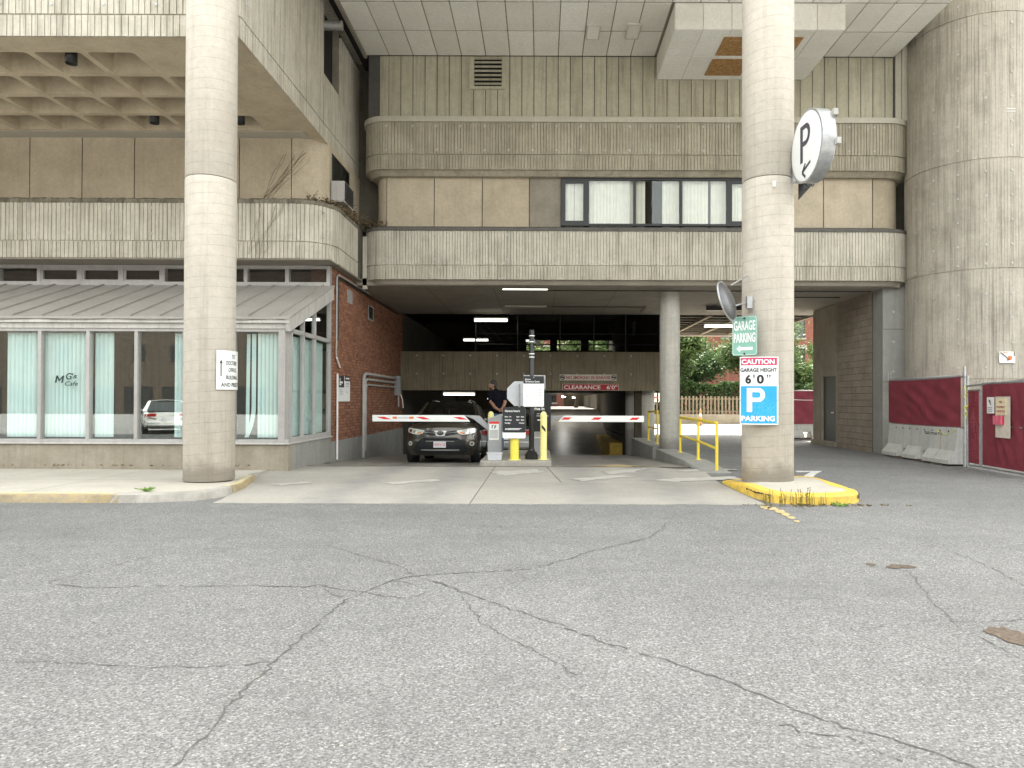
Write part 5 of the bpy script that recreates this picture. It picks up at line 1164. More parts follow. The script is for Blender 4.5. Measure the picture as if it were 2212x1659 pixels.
# convex mirror seen from behind
mc = Vector((UX(1569,11.75),11.75,UZ(650,11.75))); e = empty('convex_mirror',mc,'round convex traffic mirror seen from its grey back','mirror')
nrm = Vector((-.80,.53,-.28)).normalized(); q = nrm.to_track_quat('-Y','Z'); e.rotation_mode = 'QUATERNION'; e.rotation_quaternion = q
rs = .345; disc_prof([(.001,.10),(.12,.095),(.22,.075),(.30,.04),(rs-.01,.005)],'mirror_back','back'); disc_prof([(rs-.02,.0),(rs,-.012),(rs+.012,.0),(rs+.006,.02),(rs-.02,.012)],'galv','rim'); disc_prof([(rs-.01,.0),(.2,-.05),(.1,-.068),(.001,-.075)],'mirror_face','face')
o = MB().tube([mc+Vector((.05,-.08,.26)),(RC[0]-.42,RC[1]-.22,UZ(592,11.9))],.013,6).tube([mc+Vector((.12,-.10,-.08)),(RC[0]-.42,RC[1]-.26,UZ(651,11.9))],.013,6).box(RC[0]-.45,RC[0]-.36,RC[1]-.33,RC[1]-.24,UZ(651,11.9)-.1,UZ(651,11.9)+.1).build('mirror_arm','galv'); tag(o,'thin metal arms holding the convex mirror to the column','bracket')

# ------------------------------------------------------------------ kerb wall and yellow railings
kwl = MB(); kwl.add([(3.35,14.7,-.02),(3.95,14.7,-.02),(3.95,14.72,.02),(3.40,14.9,.02),(3.35,20.7,-.6),(3.95,20.7,-.1),(3.95,20.7,.10),(3.35,20.7,.10),(3.35,16.6,-.3),(3.35,16.6,.10),(3.95,16.6,.10),(3.95,16.6,-.05)],
 [(0,3,2,1),(0,8,9,3),(3,9,10,2),(8,4,7,9),(9,7,6,10),(4,5,6,7),(10,6,5,11),(1,2,10,11)])
o = kwl.build('ramp_kerb_wall','conc_base_grey',bevel=.02); tag(o,'low sloping concrete kerb wall carrying the yellow railing','kerb wall')
o = MB().prism([(21.3,.12),(26.4,.12),(26.4,-1.5),(21.3,-.8)],3.35,3.9,'x').build('ramp_kerb_wall','conc_base_grey',bevel=.02); tag(o,'concrete kerb wall running behind the slim column into the garage','kerb wall')
def railing(pts, tops, label):
    e = empty('railing',(pts[0][0],pts[0][1],0),label,'railing','yellow pipe railings beside the ramp'); E = Vector(e.location)
    for (x,y,z),t in zip(pts,tops): ch(MB().tube([(x,y,z-.05),(x,y,t)],.033,12).build('post','yellow_rail',smooth=True),e,E); ch(MB().lathe([(.07,0),(.07,.012),(.035,.016)],14,(x,y,z)).build('foot_plate','yellow_rail'),e,E)
    ch(MB().tube([(x,y,t) for (x,y,z),t in zip(pts,tops)],.034,12).build('top_rail','yellow_rail',smooth=True),e,E)
    ch(MB().tube([(x,y,z+(t-z)*.47) for (x,y,z),t in zip(pts,tops)],.028,12).build('mid_rail','yellow_rail',smooth=True),e,E)
railing([(3.72,15.04,.0),(3.74,16.9,.10),(3.78,19.3,.10)],[1.03,1.04,1.05],'yellow pipe railing in front of the slim column')
railing([(3.72,22.7,.12),(3.72,24.6,.12)],[1.15,1.12],'yellow pipe railing behind the slim column')

# ------------------------------------------------------------------ traffic island with gate machines, bollards and signs
ti = MB(); ti.prism(rrect(1.62,3.6,.12,5,UX(1113,15.95)+0.01,17.75),-.45,.125); o = ti.build('traffic_island','conc_kerb',bevel=.02); struct(o)
IZ = .125
def bollard(u,v,r,top_v,Y,label,mat,band=False,name='bollard'):
    x = UX(u,Y); h = UZ(top_v,Y)-IZ; e = empty(name,(x,Y,IZ),label,'bollard','yellow bollards on the traffic island')
    prof = [(r,0),(r,h-.10)]+[(r*math.cos(R(a)),h-.10+.10*math.sin(R(a))) for a in (20,45,65,80)]+[(.001,h)]
    MB().lathe(prof,24).build('post',mat,e,smooth=True); MB().lathe([(r+.045,0),(r+.045,.012),(r,.014)],20).build('base_plate','yellow_pale',e)
    if band:
        mb = MB(); pts = [(-.55,h-.34),(.2,h-.34),(.75,h-.44),(.1,h-.44)]
        mb.grid(lambda u,v: ((r+.002)*math.sin(R(-35+70*u)),-(r+.002)*math.cos(R(-35+70*u)),h-.30-.10*u*1.1-.075*v),8,1); mb.build('black_band','ink',e,fix=False)
    return e
bollard(1112,0,.1,888,16.35,'fat yellow bollard carrying the garage hours sign','yellow_bollard'); bollard(1174.5,0,.078,889,16.5,'tall pale yellow bollard with a black slash mark','yellow_pale',True); bollard(1060.5,0,.078,889,18.6,'yellow bollard behind the grey gate cabinet','yellow_pale',True)
# sign pole
pu, pY = 1148.5, 16.6; px = UX(pu,pY); e = empty('sign_pole',(px,pY,IZ),'tall black pole with white rings on a moulded base','pole')
MB().lathe([(.145,0),(.15,.05),(.15,.12),(.12,.14),(.12,.17),(.08,.185),(.08,.23),(.065,.25)],28).build('base','black_metal',e,smooth=True); ph = UZ(713,pY)-IZ
MB().lathe([(.06,.2),(.06,ph-.02),(.045,ph),(.001,ph)],20).build('shaft','black_metal',e,smooth=True)
for v in (726,739,765,772): zz = UZ(v,pY)-IZ; MB().lathe([(.062,zz-.012),(.066,zz-.01),(.066,zz+.01),(.062,zz+.012)],20).build('ring','ink_white',e)
e = empty('security_camera',(px+.14,pY+.05,UZ(742,pY)),'small camera mounted high on the black pole','camera'); MB().box(-.05,.05,-.12,.1,-.05,.05).build('body','black_metal',e,bevel=.01); MB().tube([(-.1,0,.06),(0,0,.07),(.12,.02,-.1)],.02,6).build('bracket','black_metal',e); MB().box(-.28,-.07,-.03,.03,.04,.09).build('lamp','ink_white',e)
# plate signs
def plate_sign(name,u0,u1,v0,v1,Y,label,hdr,th=.012,rad=.02,lo=None,base='white_sign',hdrm='black_sign'):
    x0,x1,z0,z1 = UX(u0,Y),UX(u1,Y),UZ(v1,Y),UZ(v0,Y); e = empty(name,((x0+x1)/2,Y,(z0+z1)/2),label,'sign'); W,H = x1-x0,z1-z0
    MB().prism(rrect(W,H,rad,5),0,th,'y').build('board',base,e)
    if hdr:
        a,b = hdr; MB().prism(rrect(W*.995,H*(b-a),rad*.9,5,0,-H/2+H*(a+b)/2),-.003,-.001,'y').build('header',hdrm,e)
    return e,W,H
mf = lambda x,y: (x,-.006,y)
def bars(e,L,mat,nm): shapes([[(x,y),(x+w_,y),(x+w_,y+h),(x,y+h)] for x,y,w_,h in L],mf,mat,nm,e)
e,W,H = plate_sign('welcome_sign',1130.5,1175,813,879,16.5,'white tariff board with black welcome header on the pole',(.755,1.0))
lettering([('Welcome to',-W*.42,H*.375,.033,W*.28,'LEFT',.02),('720 Harrison Garage',-W*.42,H*.295,.042,W*.70,'LEFT',.015)],mf,'ink_white','lettering',e)
bars(e,[(-W*.4,H*.13,W*.14,.008)]+[(W*.24,H*(.06-.05*k),W*.15,.008) for k in range(6)]+[(-W*.36,H*(.06-.05*k),W*.1,.005) for k in range(6)]+[(-W*.4+W*.15*k,-H*.16,W*.1,.006) for k in range(4)]+[(W*.15,-H*.4,W*.22,.005),(W*.15,-H*.37,W*.22,.005)],'ink_grey','small_print',e) if False else bars(e,[(-W*.4,H*.13,W*.14,.008)]+[(W*.24,H*(.06-.05*k),W*.15,.008) for k in range(6)]+[(-W*.36,H*(.06-.05*k),W*.1,.005) for k in range(6)]+[(-W*.4+W*.15*k,-H*.16,W*.1,.006) for k in range(4)]+[(W*.15,-H*.4,W*.22,.005),(W*.15,-H*.37,W*.22,.005)],'ink_grey','small_print')
shapes([[(-W*.40,-H*.35),(-W*.38,-H*.39),(-W*.36,-H*.35),(-W*.38,-H*.37)]],mf,'ink','logo',e)
MB().cyl((0,-.004,H*.46),(0,-.016,H*.46),.012,n=8).build('bolt','galv',e)
o = MB().box(UX(1140,16.62)-.1,UX(1178,16.62),16.56,16.58,UZ(842,16.6),UZ(811,16.6)).build('back_plate','galv'); tag(o,'bare metal plate behind the tariff board','plate')
e,W,H = plate_sign('garage_hours_sign',1085.8,1136,880,947.5,16.2,'dark garage hours sign with white foot on the fat bollard',(.185,1.0),rad=.035)
lettering([('Garage hours',-W*.40,H*.345,.050,W*.64,'LEFT',.015)]+[(a,-W*.40,H*y,.034,W*wd,'LEFT',.02) for a,y,wd in (('Mon - Fri',.17,.27),('Saturday',.07,.29),('Sunday',-.03,.24))]+[(a,W*.43,H*y,.034,W*wd,'RIGHT',.02) for a,y,wd in (('4am - 9pm',.17,.34),('4am - 6pm',.07,.34),('Closed',-.03,.22))],mf,'ink_white','lettering',e)
bars(e,[(-W*.29,-H*.195,W*.6,.012),(-W*.29,-H*.228,W*.52,.012)],'ink_white','small_print'); shapes([arc2(-W*.35,-H*.205,.018,0,360,12)[:-1]],mf,'ink_white','dot',e); shapes([[(-W*.40,-H*.38),(-W*.375,-H*.43),(-W*.35,-H*.38),(-W*.375,-H*.40)]],mf,'ink_grey','logo',e)
# octagonal sign seen from behind
oc = UX(1122,17.2); oz = UZ(851,17.2); e = empty('stop_sign',(oc,17.2,oz),'pale octagonal sign seen from its bare metal back on a drilled post','sign')
MB().prism([( .30*1.08*math.cos(R(22.5+45*k)), .30*1.08*math.sin(R(22.5+45*k)) ) for k in range(8)],0,.006,'y').build('plate','grey_light',e); 
MB().box(-.02,.02,-.03,-.002,-1.2,.24).build('post','galv',e)
for k in range(14): MB().cyl((0,-.0305,.2-k*.045),(0,-.034,.2-k*.045),.009,n=6).build('hole','ink',e)
# drive-in sign (dark) behind the pole
e,W,H = plate_sign('drive_in_sign',1149,1190,849,933,17.3,'tall dark drive in sign with white arrow behind the pole',None,base='black_sign',rad=.03)
lettering([('Drive in',W*.16,H*.055,.075,W*.72,'RIGHT',.035),('All rates',W*.1,-H*.115+.06,.026,W*.34,'RIGHT',.02),('inside the lot',W*.37,-H*.135+.03,.026,W*.62,'RIGHT',.02)],mf,'ink_white','lettering',e)
mb = MB()
for a,b in (((-W*.2,-H*.20),(W*.12,-H*.20)),((W*.12,-H*.20),(W*.0,-H*.12)),((W*.12,-H*.20),(W*.0,-H*.28))):
    a = Vector(a); b = Vector(b); d = (b-a).normalized(); q = Vector((-d.y,d.x))*.012; mb.add([mf(*(a+q)),mf(*(b+q)),mf(*(b-q)),mf(*(a-q))],[(0,1,2,3)])
mb.build('arrow','ink_white',e,fix=False)
# gate cabinets and arms
def cabinet(u0,u1,vt0,vt1,Y,depth,label):
    x0,x1 = UX(u0,Y),UX(u1,Y); z0,z1 = UZ(vt0,Y),UZ(vt1,Y); e = empty('gate_cabinet',((x0+x1)/2,Y,IZ),label,'gate machine','gate cabinets on the traffic island'); hw = (x1-x0)/2
    mb = MB(); mb.prism([(-hw,0),(hw,0),(hw,z1-IZ),(-hw+.06,z0-IZ),(-hw,z0-IZ-.05)],0,depth,'y'); mb.build('case','grey_box',e,bevel=.012)
    MB().prism([(-hw-.01,z0-IZ-.03),(-hw+.05,z0-IZ+.02),(hw+.02,z1-IZ+.03),(hw+.02,z1-IZ-.03),(-hw+.05,z0-IZ-.04)],-.015,depth+.01,'y').build('lid','grey_box',e,bevel=.008)
    W = hw*1.15; zc = .62; p = lambda x,y: (x-.01,-.006,zc+y)
    shapes([[(-W*.62,-.19),(W*.62,-.19),(W*.62,.19),(-W*.62,.19)]],lambda x,y:(x-.01,-.003,zc+y),'white_sign','warning_label',e); shapes([[(-W*.62,.19),(W*.62,.19),(W*.62,.245),(-W*.62,.245)]],lambda x,y:(x-.01,-.004,zc+y),'warn_red','warning_header',e)
    shapes([[(-W*.3,.08),(-W*.2,.08),(-W*.2,.15),(-W*.02,.15),(-W*.02,.165),(-W*.3,.165)],[(.0,.10),(W*.12,.16),(W*.3,.15),(W*.2,.12),(W*.1,.07)]]+[[(-W*.55,.03-.025*k),(W*(.55-.1*(k%2)),.03-.025*k),(W*(.55-.1*(k%2)),.038-.025*k),(-W*.55,.038-.025*k)] for k in range(8)],p,'ink','pictogram',e)
    return e
cabinet(1054,1083,905,897,16.85,.45,'grey gate cabinet with red warning label beside the bronze car'); cabinet(1152,1180,905,900,17.6,.4,'grey gate cabinet half hidden behind the black pole')
def gate_arm(u0,u1,v0,v1,Y,cut,label,reds,extra=False):
    x0,x1 = UX(u0,Y),UX(u1,Y); zc = (UZ(v0,Y)+UZ(v1,Y))/2; hh = (UZ(v0,Y)-UZ(v1,Y))/2; e = empty('barrier_arm',(x1 if cut>0 else x0,Y,zc),label,'barrier','white and red barrier arms'); L = x1-x0
    ex = e.location.x; s_ = -1 if cut > 0 else 1
    poly = [(0,-hh),(s_*L,-hh),(s_*L,hh),(s_*.12*1.2,hh)] if True else []
    mb = MB(); mb.prism(poly,-.025,.025,'y'); mb.build('boom','white_sign',e,bevel=.006)
    for t in reds:
        a = s_*L*t; w_ = .13; sh = .05*s_*-1
        shapes([[(a-w_-sh,hh*.45) ,(a+w_*.45-sh,hh*.45),(a+w_+sh,-hh*.3),(a-w_*.45+sh,-hh*.3)] if s_<0 else [(a-w_*.45+.0,hh*.45),(a+w_,hh*.45),(a+w_*.45,-hh*.3),(a-w_,-hh*.3)]],lambda x,y:(x,-.028,y),'warn_red','red_mark',e)
    MB().prism([(s_*.02,hh),(s_*.16,hh),(s_*-.08,-hh*.2),(-s_*.42,-hh*3.6),(-s_*.46,-hh*2.2),(-s_*.22,hh*.9)],-.012,.03,'y').build('arm_bracket','grey_box',e,bevel=.004)
    if extra:
        a = s_*L*.685; shapes([[(a-.25,-hh*.15),(a+.25,-hh*.15),(a+.25,hh*.5),(a-.25,hh*.5)]],lambda x,y:(x,-.028,y),'plate','reflector',e)
        for q in (-.2,.2): shapes([[(a+q-.05,-hh*.15),(a+q+.05,-hh*.15),(a+q+.05,hh*.5),(a+q-.05,hh*.5)]],lambda x,y:(x,-.030,y),'amber','amber_reflector',e)
    MB().box(s_*L*.36-.006,s_*L*.36+.006,-.03,.03,-hh-.02,-hh+.01).build('clip','ink',e)
    return e
gate_arm(805,1016,898,912,17.0,1,'long white barrier arm with amber reflectors in front of the bronze car',(.10,.48,.88),True); gate_arm(1205,1391,898,911.5,17.4,-1,'white barrier arm with three red marks across the entry lane',(.10,.45,.89))
MATS['white_sign']
# plastic tote
e = empty('storage_tote',(UX(1068.5,16.1),16.25,IZ),'translucent grey plastic tote at the foot of the gate cabinet','box'); mb = MB(); mb.add([(-.15,-.1,0),(.15,-.1,0),(.15,.1,0),(-.15,.1,0),(-.165,-.115,.15),(.165,-.115,.15),(.165,.115,.15),(-.165,.115,.15)],[(0,3,2,1),(0,1,5,4),(1,2,6,5),(2,3,7,6),(3,0,4,7),(4,5,6,7)]); mb.build('tub','grey_light',e,bevel=.012); MB().box(-.175,.175,-.125,.125,.15,.175).build('lid','grey_light',e,bevel=.006)
# stanchion post behind
o = MB().box(UX(1104,18)-.06,UX(1104,18)+.06,18.0,18.12,IZ,.75).build('timber_post','pipe_grey',bevel=.005); tag(o,'short grey post behind the fat yellow bollard','post')
# ------------------------------------------------------------------ cars
def lerp_tab(tab,t):
    for (a,*A),(b,*B) in zip(tab,tab[1:]):
        if t <= b or (b,B)==(tab[-1][0],list(tab[-1][1:])):
            k = 0 if b==a else max(0,min(1,(t-a)/(b-a))); return [x+(y-x)*k for x,y in zip(A,B)]
def make_car(name,label,cat,paintm,suv=True,front=True,group=None):
    e = empty(name,(0,0,0),label,cat,group); L = 4.6 if suv else 4.85; k = 1 if suv else .87
    W = .915
    pf = [(.18,.14),(.30,.05),(.45,.0),(.60,.0),(.70,.05),(.80,.07),(.92,.11),(1.0,.22)]
    def Fr(x,z):
        a = min(1,abs(x)/W); p = lerp_tab(pf,min(max(z/k,.18),1.0))[0]; return .34*a**3.2+.05*a+p
    st = [(0,.80,.24,.80,.92),(.10,.86,.20,.86,.975),(.3,.905,.19,.92,1.02),(.7,.915,.19,.97,1.065),(1.15,.92,.19,1.0,1.10),(2,.925,.19,1.03,1.11),(3.2,.925,.19,1.06,1.12),(4.0,.915,.22,1.07,1.12),(4.4,.88,.28,1.06,1.10),(4.58,.80,.34,1.0,1.06)]
    rows = []
    for (y,w_,zb,zs,zt) in st:
        y *= L/4.6; zb, zs, zt = zb, zs*k, zt*k
        half = [(0,zb),(.6*w_,zb),(.93*w_,zb+.05),(.985*w_,zb+.16),(w_,.55*k),(.995*w_,zs-.14),(.965*w_,zs-.03),(.88*w_,zs+.035),(.5*w_,zt-.01),(.2*w_,zt),(0,zt)]
        ring_ = [(x,z) for x,z in half]+[(-x,z) for x,z in half[-2:0:-1]]
        sw = max(0,1-y/1.1)
        rows.append([(x,y+(.34*(abs(x)/W)**3.2+.05*abs(x)/W)*sw+(lerp_tab(pf,min(max(z/k,.18),1.0))[0]*sw if y<.2 else 0)-(.16*(abs(x)/W)**3 if y>4.2 else 0),z) for x,z in ring_])
    mb = MB(); n_ = len(rows[0]); vs_ = [p for r in rows for p in r]
    fs = [(i*n_+j,i*n_+(j+1)%n_,(i+1)*n_+(j+1)%n_,(i+1)*n_+j) for i in range(len(rows)-1) for j in range(n_)]
    fs += [tuple((len(rows)-1)*n_+j for j in range(n_))]
    mb.add(vs_,fs); body = mb.build('body',paintm,e,smooth=True,angle=50)
    # front fascia grid
    mb = MB(); mb.grid(lambda u,v: (lambda x,z:(x,Fr(x,z)+.012,z))((2*u-1)*(.80+.10*math.sin(math.pi*min(1,v*1.0)))*1.0,(.20+.76*v)*k),36,18); mb.build('bumper',paintm,e,smooth=True,angle=60)
    # greenhouse
    b0, t0, t1, b1 = (1.12,2.0,3.95,4.42) if suv else (1.35,2.25,3.5,4.35)
    zb_, zr = (1.07*k, 1.62) if suv else (.95,1.42)
    wb, wt = .83,.62
    def gl(q,mat,nm,cv=.05,par=e):
        mb = MB(); a,b,c,d = [Vector(p) for p in q]
        mb.grid(lambda u,v: (a.lerp(b,u)).lerp(d.lerp(c,u),v)+Vector((0,-cv*math.sin(math.pi*u),cv*.5*math.sin(math.pi*u)*v)),12,6); return mb.build(nm,mat,par,smooth=True)
    gl([(-wb,b0,zb_),(wb,b0,zb_),(wt,t0,zr-.02),(-wt,t0,zr-.02)],'glass_car','windshield',.10)
    gl([(wb*.95,b1,zb_),(-wb*.95,b1,zb_),(-wt*.95,t1,zr-.03),(wt*.95,t1,zr-.03)],'glass_car','rear_window',-.05)
    for s_ in (-1,1): gl([(s_*(wb+.03),b0+.25,zb_),(s_*(wb+.02),b1-.1,zb_),(s_*(wt+.03),t1-.05,zr-.05),(s_*(wt+.03),t0+.02,zr-.05)],'glass_car','side_window',0)
    mb = MB(); mb.grid(lambda u,v: ((2*u-1)*(wt+.03),t0-.03+(t1-t0+.03)*v-.09*math.sin(math.pi*u)*(1-v),zr-.035+.055*math.sin(math.pi*u)**.7+.03*math.sin(math.pi*v)),14,10); mb.build('roof',paintm,e,smooth=True,fix=False)
    for s_ in (-1,1):
        for q in ([(s_*(wb+.02),b0-.02,zb_-.01),(s_*(wt+.02),t0,zr-.03)],[(s_*(wb*.95+.03),b1,zb_),(s_*(wt*.95+.03),t1,zr-.03)],[(s_*(wb+.03),(b0+b1)/2,zb_),(s_*(wt+.03),(t0+t1)/2,zr-.03)]): MB().tube(q,[.045,.035],8).build('pillar',paintm,e,smooth=True)
        if suv:
            MB().tube([(s_*.52,t0+.15,zr+.0),(s_*.52,t0+.25,zr+.055),(s_*.53,t0+.7,zr+.075),(s_*.53,t1-.4,zr+.07),(s_*.52,t1-.1,zr-.02)],.022,8).build('roof_rail','chrome',e,smooth=True)
        mr = MB(); mr.lathe([(.001,-.06),(.075,-.05),(.10,0),(.075,.07),(.001,.085)],14); o = mr.build('mirror',paintm,e,smooth=True); o.location = (s_*1.02,1.62,zb_+.04); o.scale = (1.05,.75,.9)
        for y in (.92,L-.98):
            o = MB().cyl((s_*.70,y,.36*k+.01),(s_*.93,y,.36*k+.01),.355*k+.01,n=28).build('wheel','rubber',e,smooth=True); MB().cyl((s_*.92,y,.36*k+.01),(s_*.936,y,.36*k+.01),.23,n=20).build('rim','chrome',o)
            MB().cyl((s_*.80,y,.37*k),(s_*.926,y,.37*k),.42*k,n=28).build('wheel_arch','car_plastic',e)
    MB().box(-.74,.74,1.5,4.0,.5,.9*k).build('interior','seat',e); 
    for s_ in (-1,1): MB().box(s_*.38-.24,s_*.38+.24,2.45,2.6,.8*k,1.32*k).box(s_*.38-.12,s_*.38+.12,2.5,2.58,1.32*k,1.5*k).build('front_seat','seat',e,bevel=.04)
    if not suv or not front:
        for s_ in (-1,1):
            mb = MB(); mb.grid(lambda u,v: (s_*(.42+.42*u),L-.02-.20*u**3+.012,(.86+.14*v-.03*u)*k+ .02),8,2); mb.build('tail_lamp','tail_red',e,smooth=True)
        MB().box(-.26,.26,L-.01,L+.01,.68*k,.84*k).build('rear_plate','plate',e); MB().box(-.78,.78,L-.04,L+.02,.36,.55).build('rear_bumper',paintm,e,bevel=.03); MB().box(-.74,.74,L-.30,L-.1,1.10*k-.01,1.10*k+.03).build('spoiler','car_plastic',e,bevel=.01)
    if not front: return e
    # front details: polygons in the x,z plane pressed onto the front surface
    def patch(poly,off,mat,nm,par=e,mirror=False,th=.02):
        bm = bmesh.new()
        for P in ([poly]+([[(-x,z) for x,z in poly][::-1]] if mirror else [])):
            vv = [bm.verts.new((x,0,z)) for x,z in P]; bm.faces.new(vv)
        for d in range(-18,19): bmesh.ops.bisect_plane(bm,geom=bm.verts[:]+bm.edges[:]+bm.faces[:],plane_co=(d*.05,0,0),plane_no=(1,0,0))
        for d in range(4,22): bmesh.ops.bisect_plane(bm,geom=bm.verts[:]+bm.edges[:]+bm.faces[:],plane_co=(0,0,d*.05),plane_no=(0,0,1))
        bmesh.ops.triangulate(bm,faces=bm.faces[:])
        r = bmesh.ops.extrude_face_region(bm,geom=bm.faces[:]); nv = set(v for v in r['geom'] if isinstance(v,bmesh.types.BMVert))
        for v in bm.verts: v.co.y = Fr(v.co.x,v.co.z)-(off+.004 if v in nv else -th-.02)
        bmesh.ops.recalc_face_normals(bm,faces=bm.faces[:])
        me = bpy.data.meshes.new(nm); bm.to_mesh(me); bm.free(); me.materials.append(M[mat]); o = bpy.data.objects.new(nm,me); link(o,par); me.polygons.foreach_set('use_smooth',[True]*len(me.polygons)); me.set_sharp_from_angle(angle=R(40)); return o
    hl = [(.45,.755),(.55,.72),(.74,.745),(.86,.79),(.875,.87),(.84,.90),(.62,.865),(.40,.83)]
    for s_ in (1,-1):
        P = hl if s_>0 else [(-x,z) for x,z in hl][::-1]
        h_ = patch(P,.012,'lamp_lens','headlight')
        for (x,z,r_) in ((.79,.825,.045),(.67,.80,.04)):
            patch([(s_*x+r_*math.cos(R(a)),z+r_*math.sin(R(a))) for a in range(0,360,30)],.016,'chrome','reflector',h_)
        P = [(.48,.765),(.58,.745),(.60,.775),(.47,.80)]; patch(P if s_>0 else [(-x,z) for x,z in P][::-1],.015,'amber','indicator',h_)
        fg = patch([(s_*.78+.058*math.cos(R(a)),.50+.058*math.sin(R(a))) for a in range(0,360,24)],.02,'lamp_lens','fog_lamp'); patch([(s_*.78+.035*math.cos(R(a)),.50+.035*math.sin(R(a))) for a in range(0,360,30)],.028,'chrome','bulb_cover',fg)
    patch([(-.46,.84),(-.14,.80),(-.10,.70),(-.36,.74)],.006,'car_plastic','upper_grille',mirror=True)
    for zz in (0,1):
        patch([(-.44,.80-.0*zz),(-.12,.765),(-.12,.752),(-.43,.787)],.016,'chrome','grille_bar',mirror=True) if zz==0 else None
    patch([(-.16,.825),(.16,.825),(.11,.70),(.04,.685),(-.04,.685),(-.11,.70)],.012,'car_silver','badge_plate')
    # emblem: three ovals
    def oval(cx,cz,a,b,w_,off=.03):
        mb = MB(); q = 28; vs_ = []
        for t in range(q):
            c,s_ = math.cos(2*math.pi*t/q), math.sin(2*math.pi*t/q)
            for kk in (1,1-w_/b*.9): vs_.append((cx+a*c*(kk if kk==1 else 1-w_/a),Fr(cx,cz)-off,cz+b*s_*kk))
        mb.add(vs_,[(2*t,2*((t+1)%q),2*((t+1)%q)+1,2*t+1) for t in range(q)]); return mb
    patch([(.085*math.cos(R(a)),.765+.058*math.sin(R(a))) for a in range(0,360,20)],.022,'car_plastic','emblem_disc')
    mb = MB()
    for A in ((0,.765,.088,.060,.012),(0,.768,.036,.055,.010),(0,.79,.068,.026,.010)):
        t = oval(*A); mb.add(t.v,t.f)
    mb.build('emblem','chrome',e,fix=False)
    patch([(-.52,.60),(-.40,.655),(.40,.655),(.52,.60),(.60,.50),(.70,.36),(.62,.24),(-.62,.24),(-.70,.36),(-.60,.50)],.008,'car_plastic','lower_fascia')
    patch([(-.46,.625),(.46,.625),(.36,.565),(-.36,.565)],.014,'black_void','air_intake')
    patch([(-.47,.635),(-.36,.565),(.36,.565),(.47,.635),(.455,.645),(.345,.578),(-.345,.578),(-.455,.645)],.018,'pipe_grey','intake_trim') if False else patch([(-.36,.556),(.36,.556),(.36,.568),(-.36,.568)],.018,'pipe_grey','intake_trim')
    patch([(-.50,.335),(-.46,.355),(.46,.355),(.50,.335),(.47,.325),(-.47,.325)],.02,'chrome','skid_trim')
    pl = MB().box(-.155,.155,Fr(0,.48)-.05,Fr(0,.48)-.04,.40,.555).build('number_plate','plate',e,bevel=.004)
    lettering([('4DPX 23',0,.45,.062,.27,'CENTER',.01)],lambda x,y:(x,Fr(0,.48)-.053,y),'plate_red','lettering',pl)
    shapes([[(-.06,.535),(.06,.535),(.06,.542),(-.06,.542)],[(-.05,.41),(.05,.41),(.05,.417),(-.05,.417)]],lambda x,y:(x,Fr(0,.48)-.053,y),'ink_grey','small_print',pl)
    MB().box(-.13,.13,1.75,1.80,1.40,1.47).build('rear_view_mirror','black_metal',e,bevel=.01); MB().box(-.8,.8,1.25,1.75,.98,1.04).build('dashboard','seat',e,bevel=.03); MB().tube([(0,1.72,1.40),(0,1.72,1.28)],.012,5).build('charm','ink_white',e)
    # windscreen wiper line and hood seam
    MB().tube([(-.7,1.13,1.085),(0,1.06,1.10),(.5,1.09,1.095)],.008,5).build('wiper','black_metal',e)
    return e
suv = make_car('sport_utility_car','dark bronze sport utility car waiting behind the left barrier arm','car','car_bronze'); suv.location = (UX(953.5,18.0),17.75,-.095); suv.rotation_euler[0] = R(-2.6)
sil = make_car('silver_car','silver car behind the gate cabinet, rear towards the street','car','car_silver',False,False); sil.rotation_euler = (R(-2.6)*-1,0,math.pi); sil.location = (-.95,26.0,-.5)
wh = make_car('white_car','white car parked across the street, reflected in the cafe glass','car','car_white',False,False); wh.location = (-18.2,-4.7,0); wh.rotation_euler[2] = R(-30)

# ------------------------------------------------------------------ person: continuous skins made by voxel remesh of limb chains
def limb(mb,pts,rad):
    mb.tube(pts,rad,12)
    for p,r_ in zip(pts,rad): mb.lathe([(.001,-r_)]+[(r_*math.cos(R(a)),r_*math.sin(R(a))) for a in (-60,-30,0,30,60)]+[(.001,r_)],12,p)
def ell(mb,c,r3,n=16):
    k = len(mb.v); t = MB().lathe([(.001,-1)]+[(math.cos(R(a)),math.sin(R(a))) for a in range(-75,76,15)]+[(.001,1)],n); mb.add([(c[0]+v[0]*r3[0],c[1]+v[1]*r3[1],c[2]+v[2]*r3[2]) for v in t.v],t.f)
def remesh(mb,name,mat,par,vox,sm=6):
    o = mb.build(name,mat,par); m_ = o.modifiers.new('remesh','REMESH'); m_.mode = 'VOXEL'; m_.voxel_size = vox; m_.use_smooth_shade = True
    s_ = o.modifiers.new('smooth','SMOOTH'); s_.iterations = sm; s_.factor = .5; return o
pe = empty('person',(UX(1074,18.9),18.9,IZ),'person in dark polo shirt and jeans with hands clasped behind the back','person')
S = 1.0
HC = Vector((-.115,.02,1.775))       # head centre
hb = MB(); ell(hb,HC,(.098,.078,.118)); ell(hb,HC+Vector((-.03,.0,-.05)),(.075,.062,.075)); limb(hb,[(-.04,.02,1.52),(-.09,.02,1.70)],[.062,.055])
ell(hb,HC+Vector((-.10,.0,-.015)),(.022,.014,.022)); ell(hb,HC+Vector((-.085,.0,-.062)),(.02,.024,.012)); ell(hb,HC+Vector((.012,-.078,-.01)),(.022,.012,.032)); ell(hb,HC+Vector((.012,.078,-.01)),(.022,.012,.032)); ell(hb,HC+Vector((-.082,0,.03)),(.018,.05,.012))
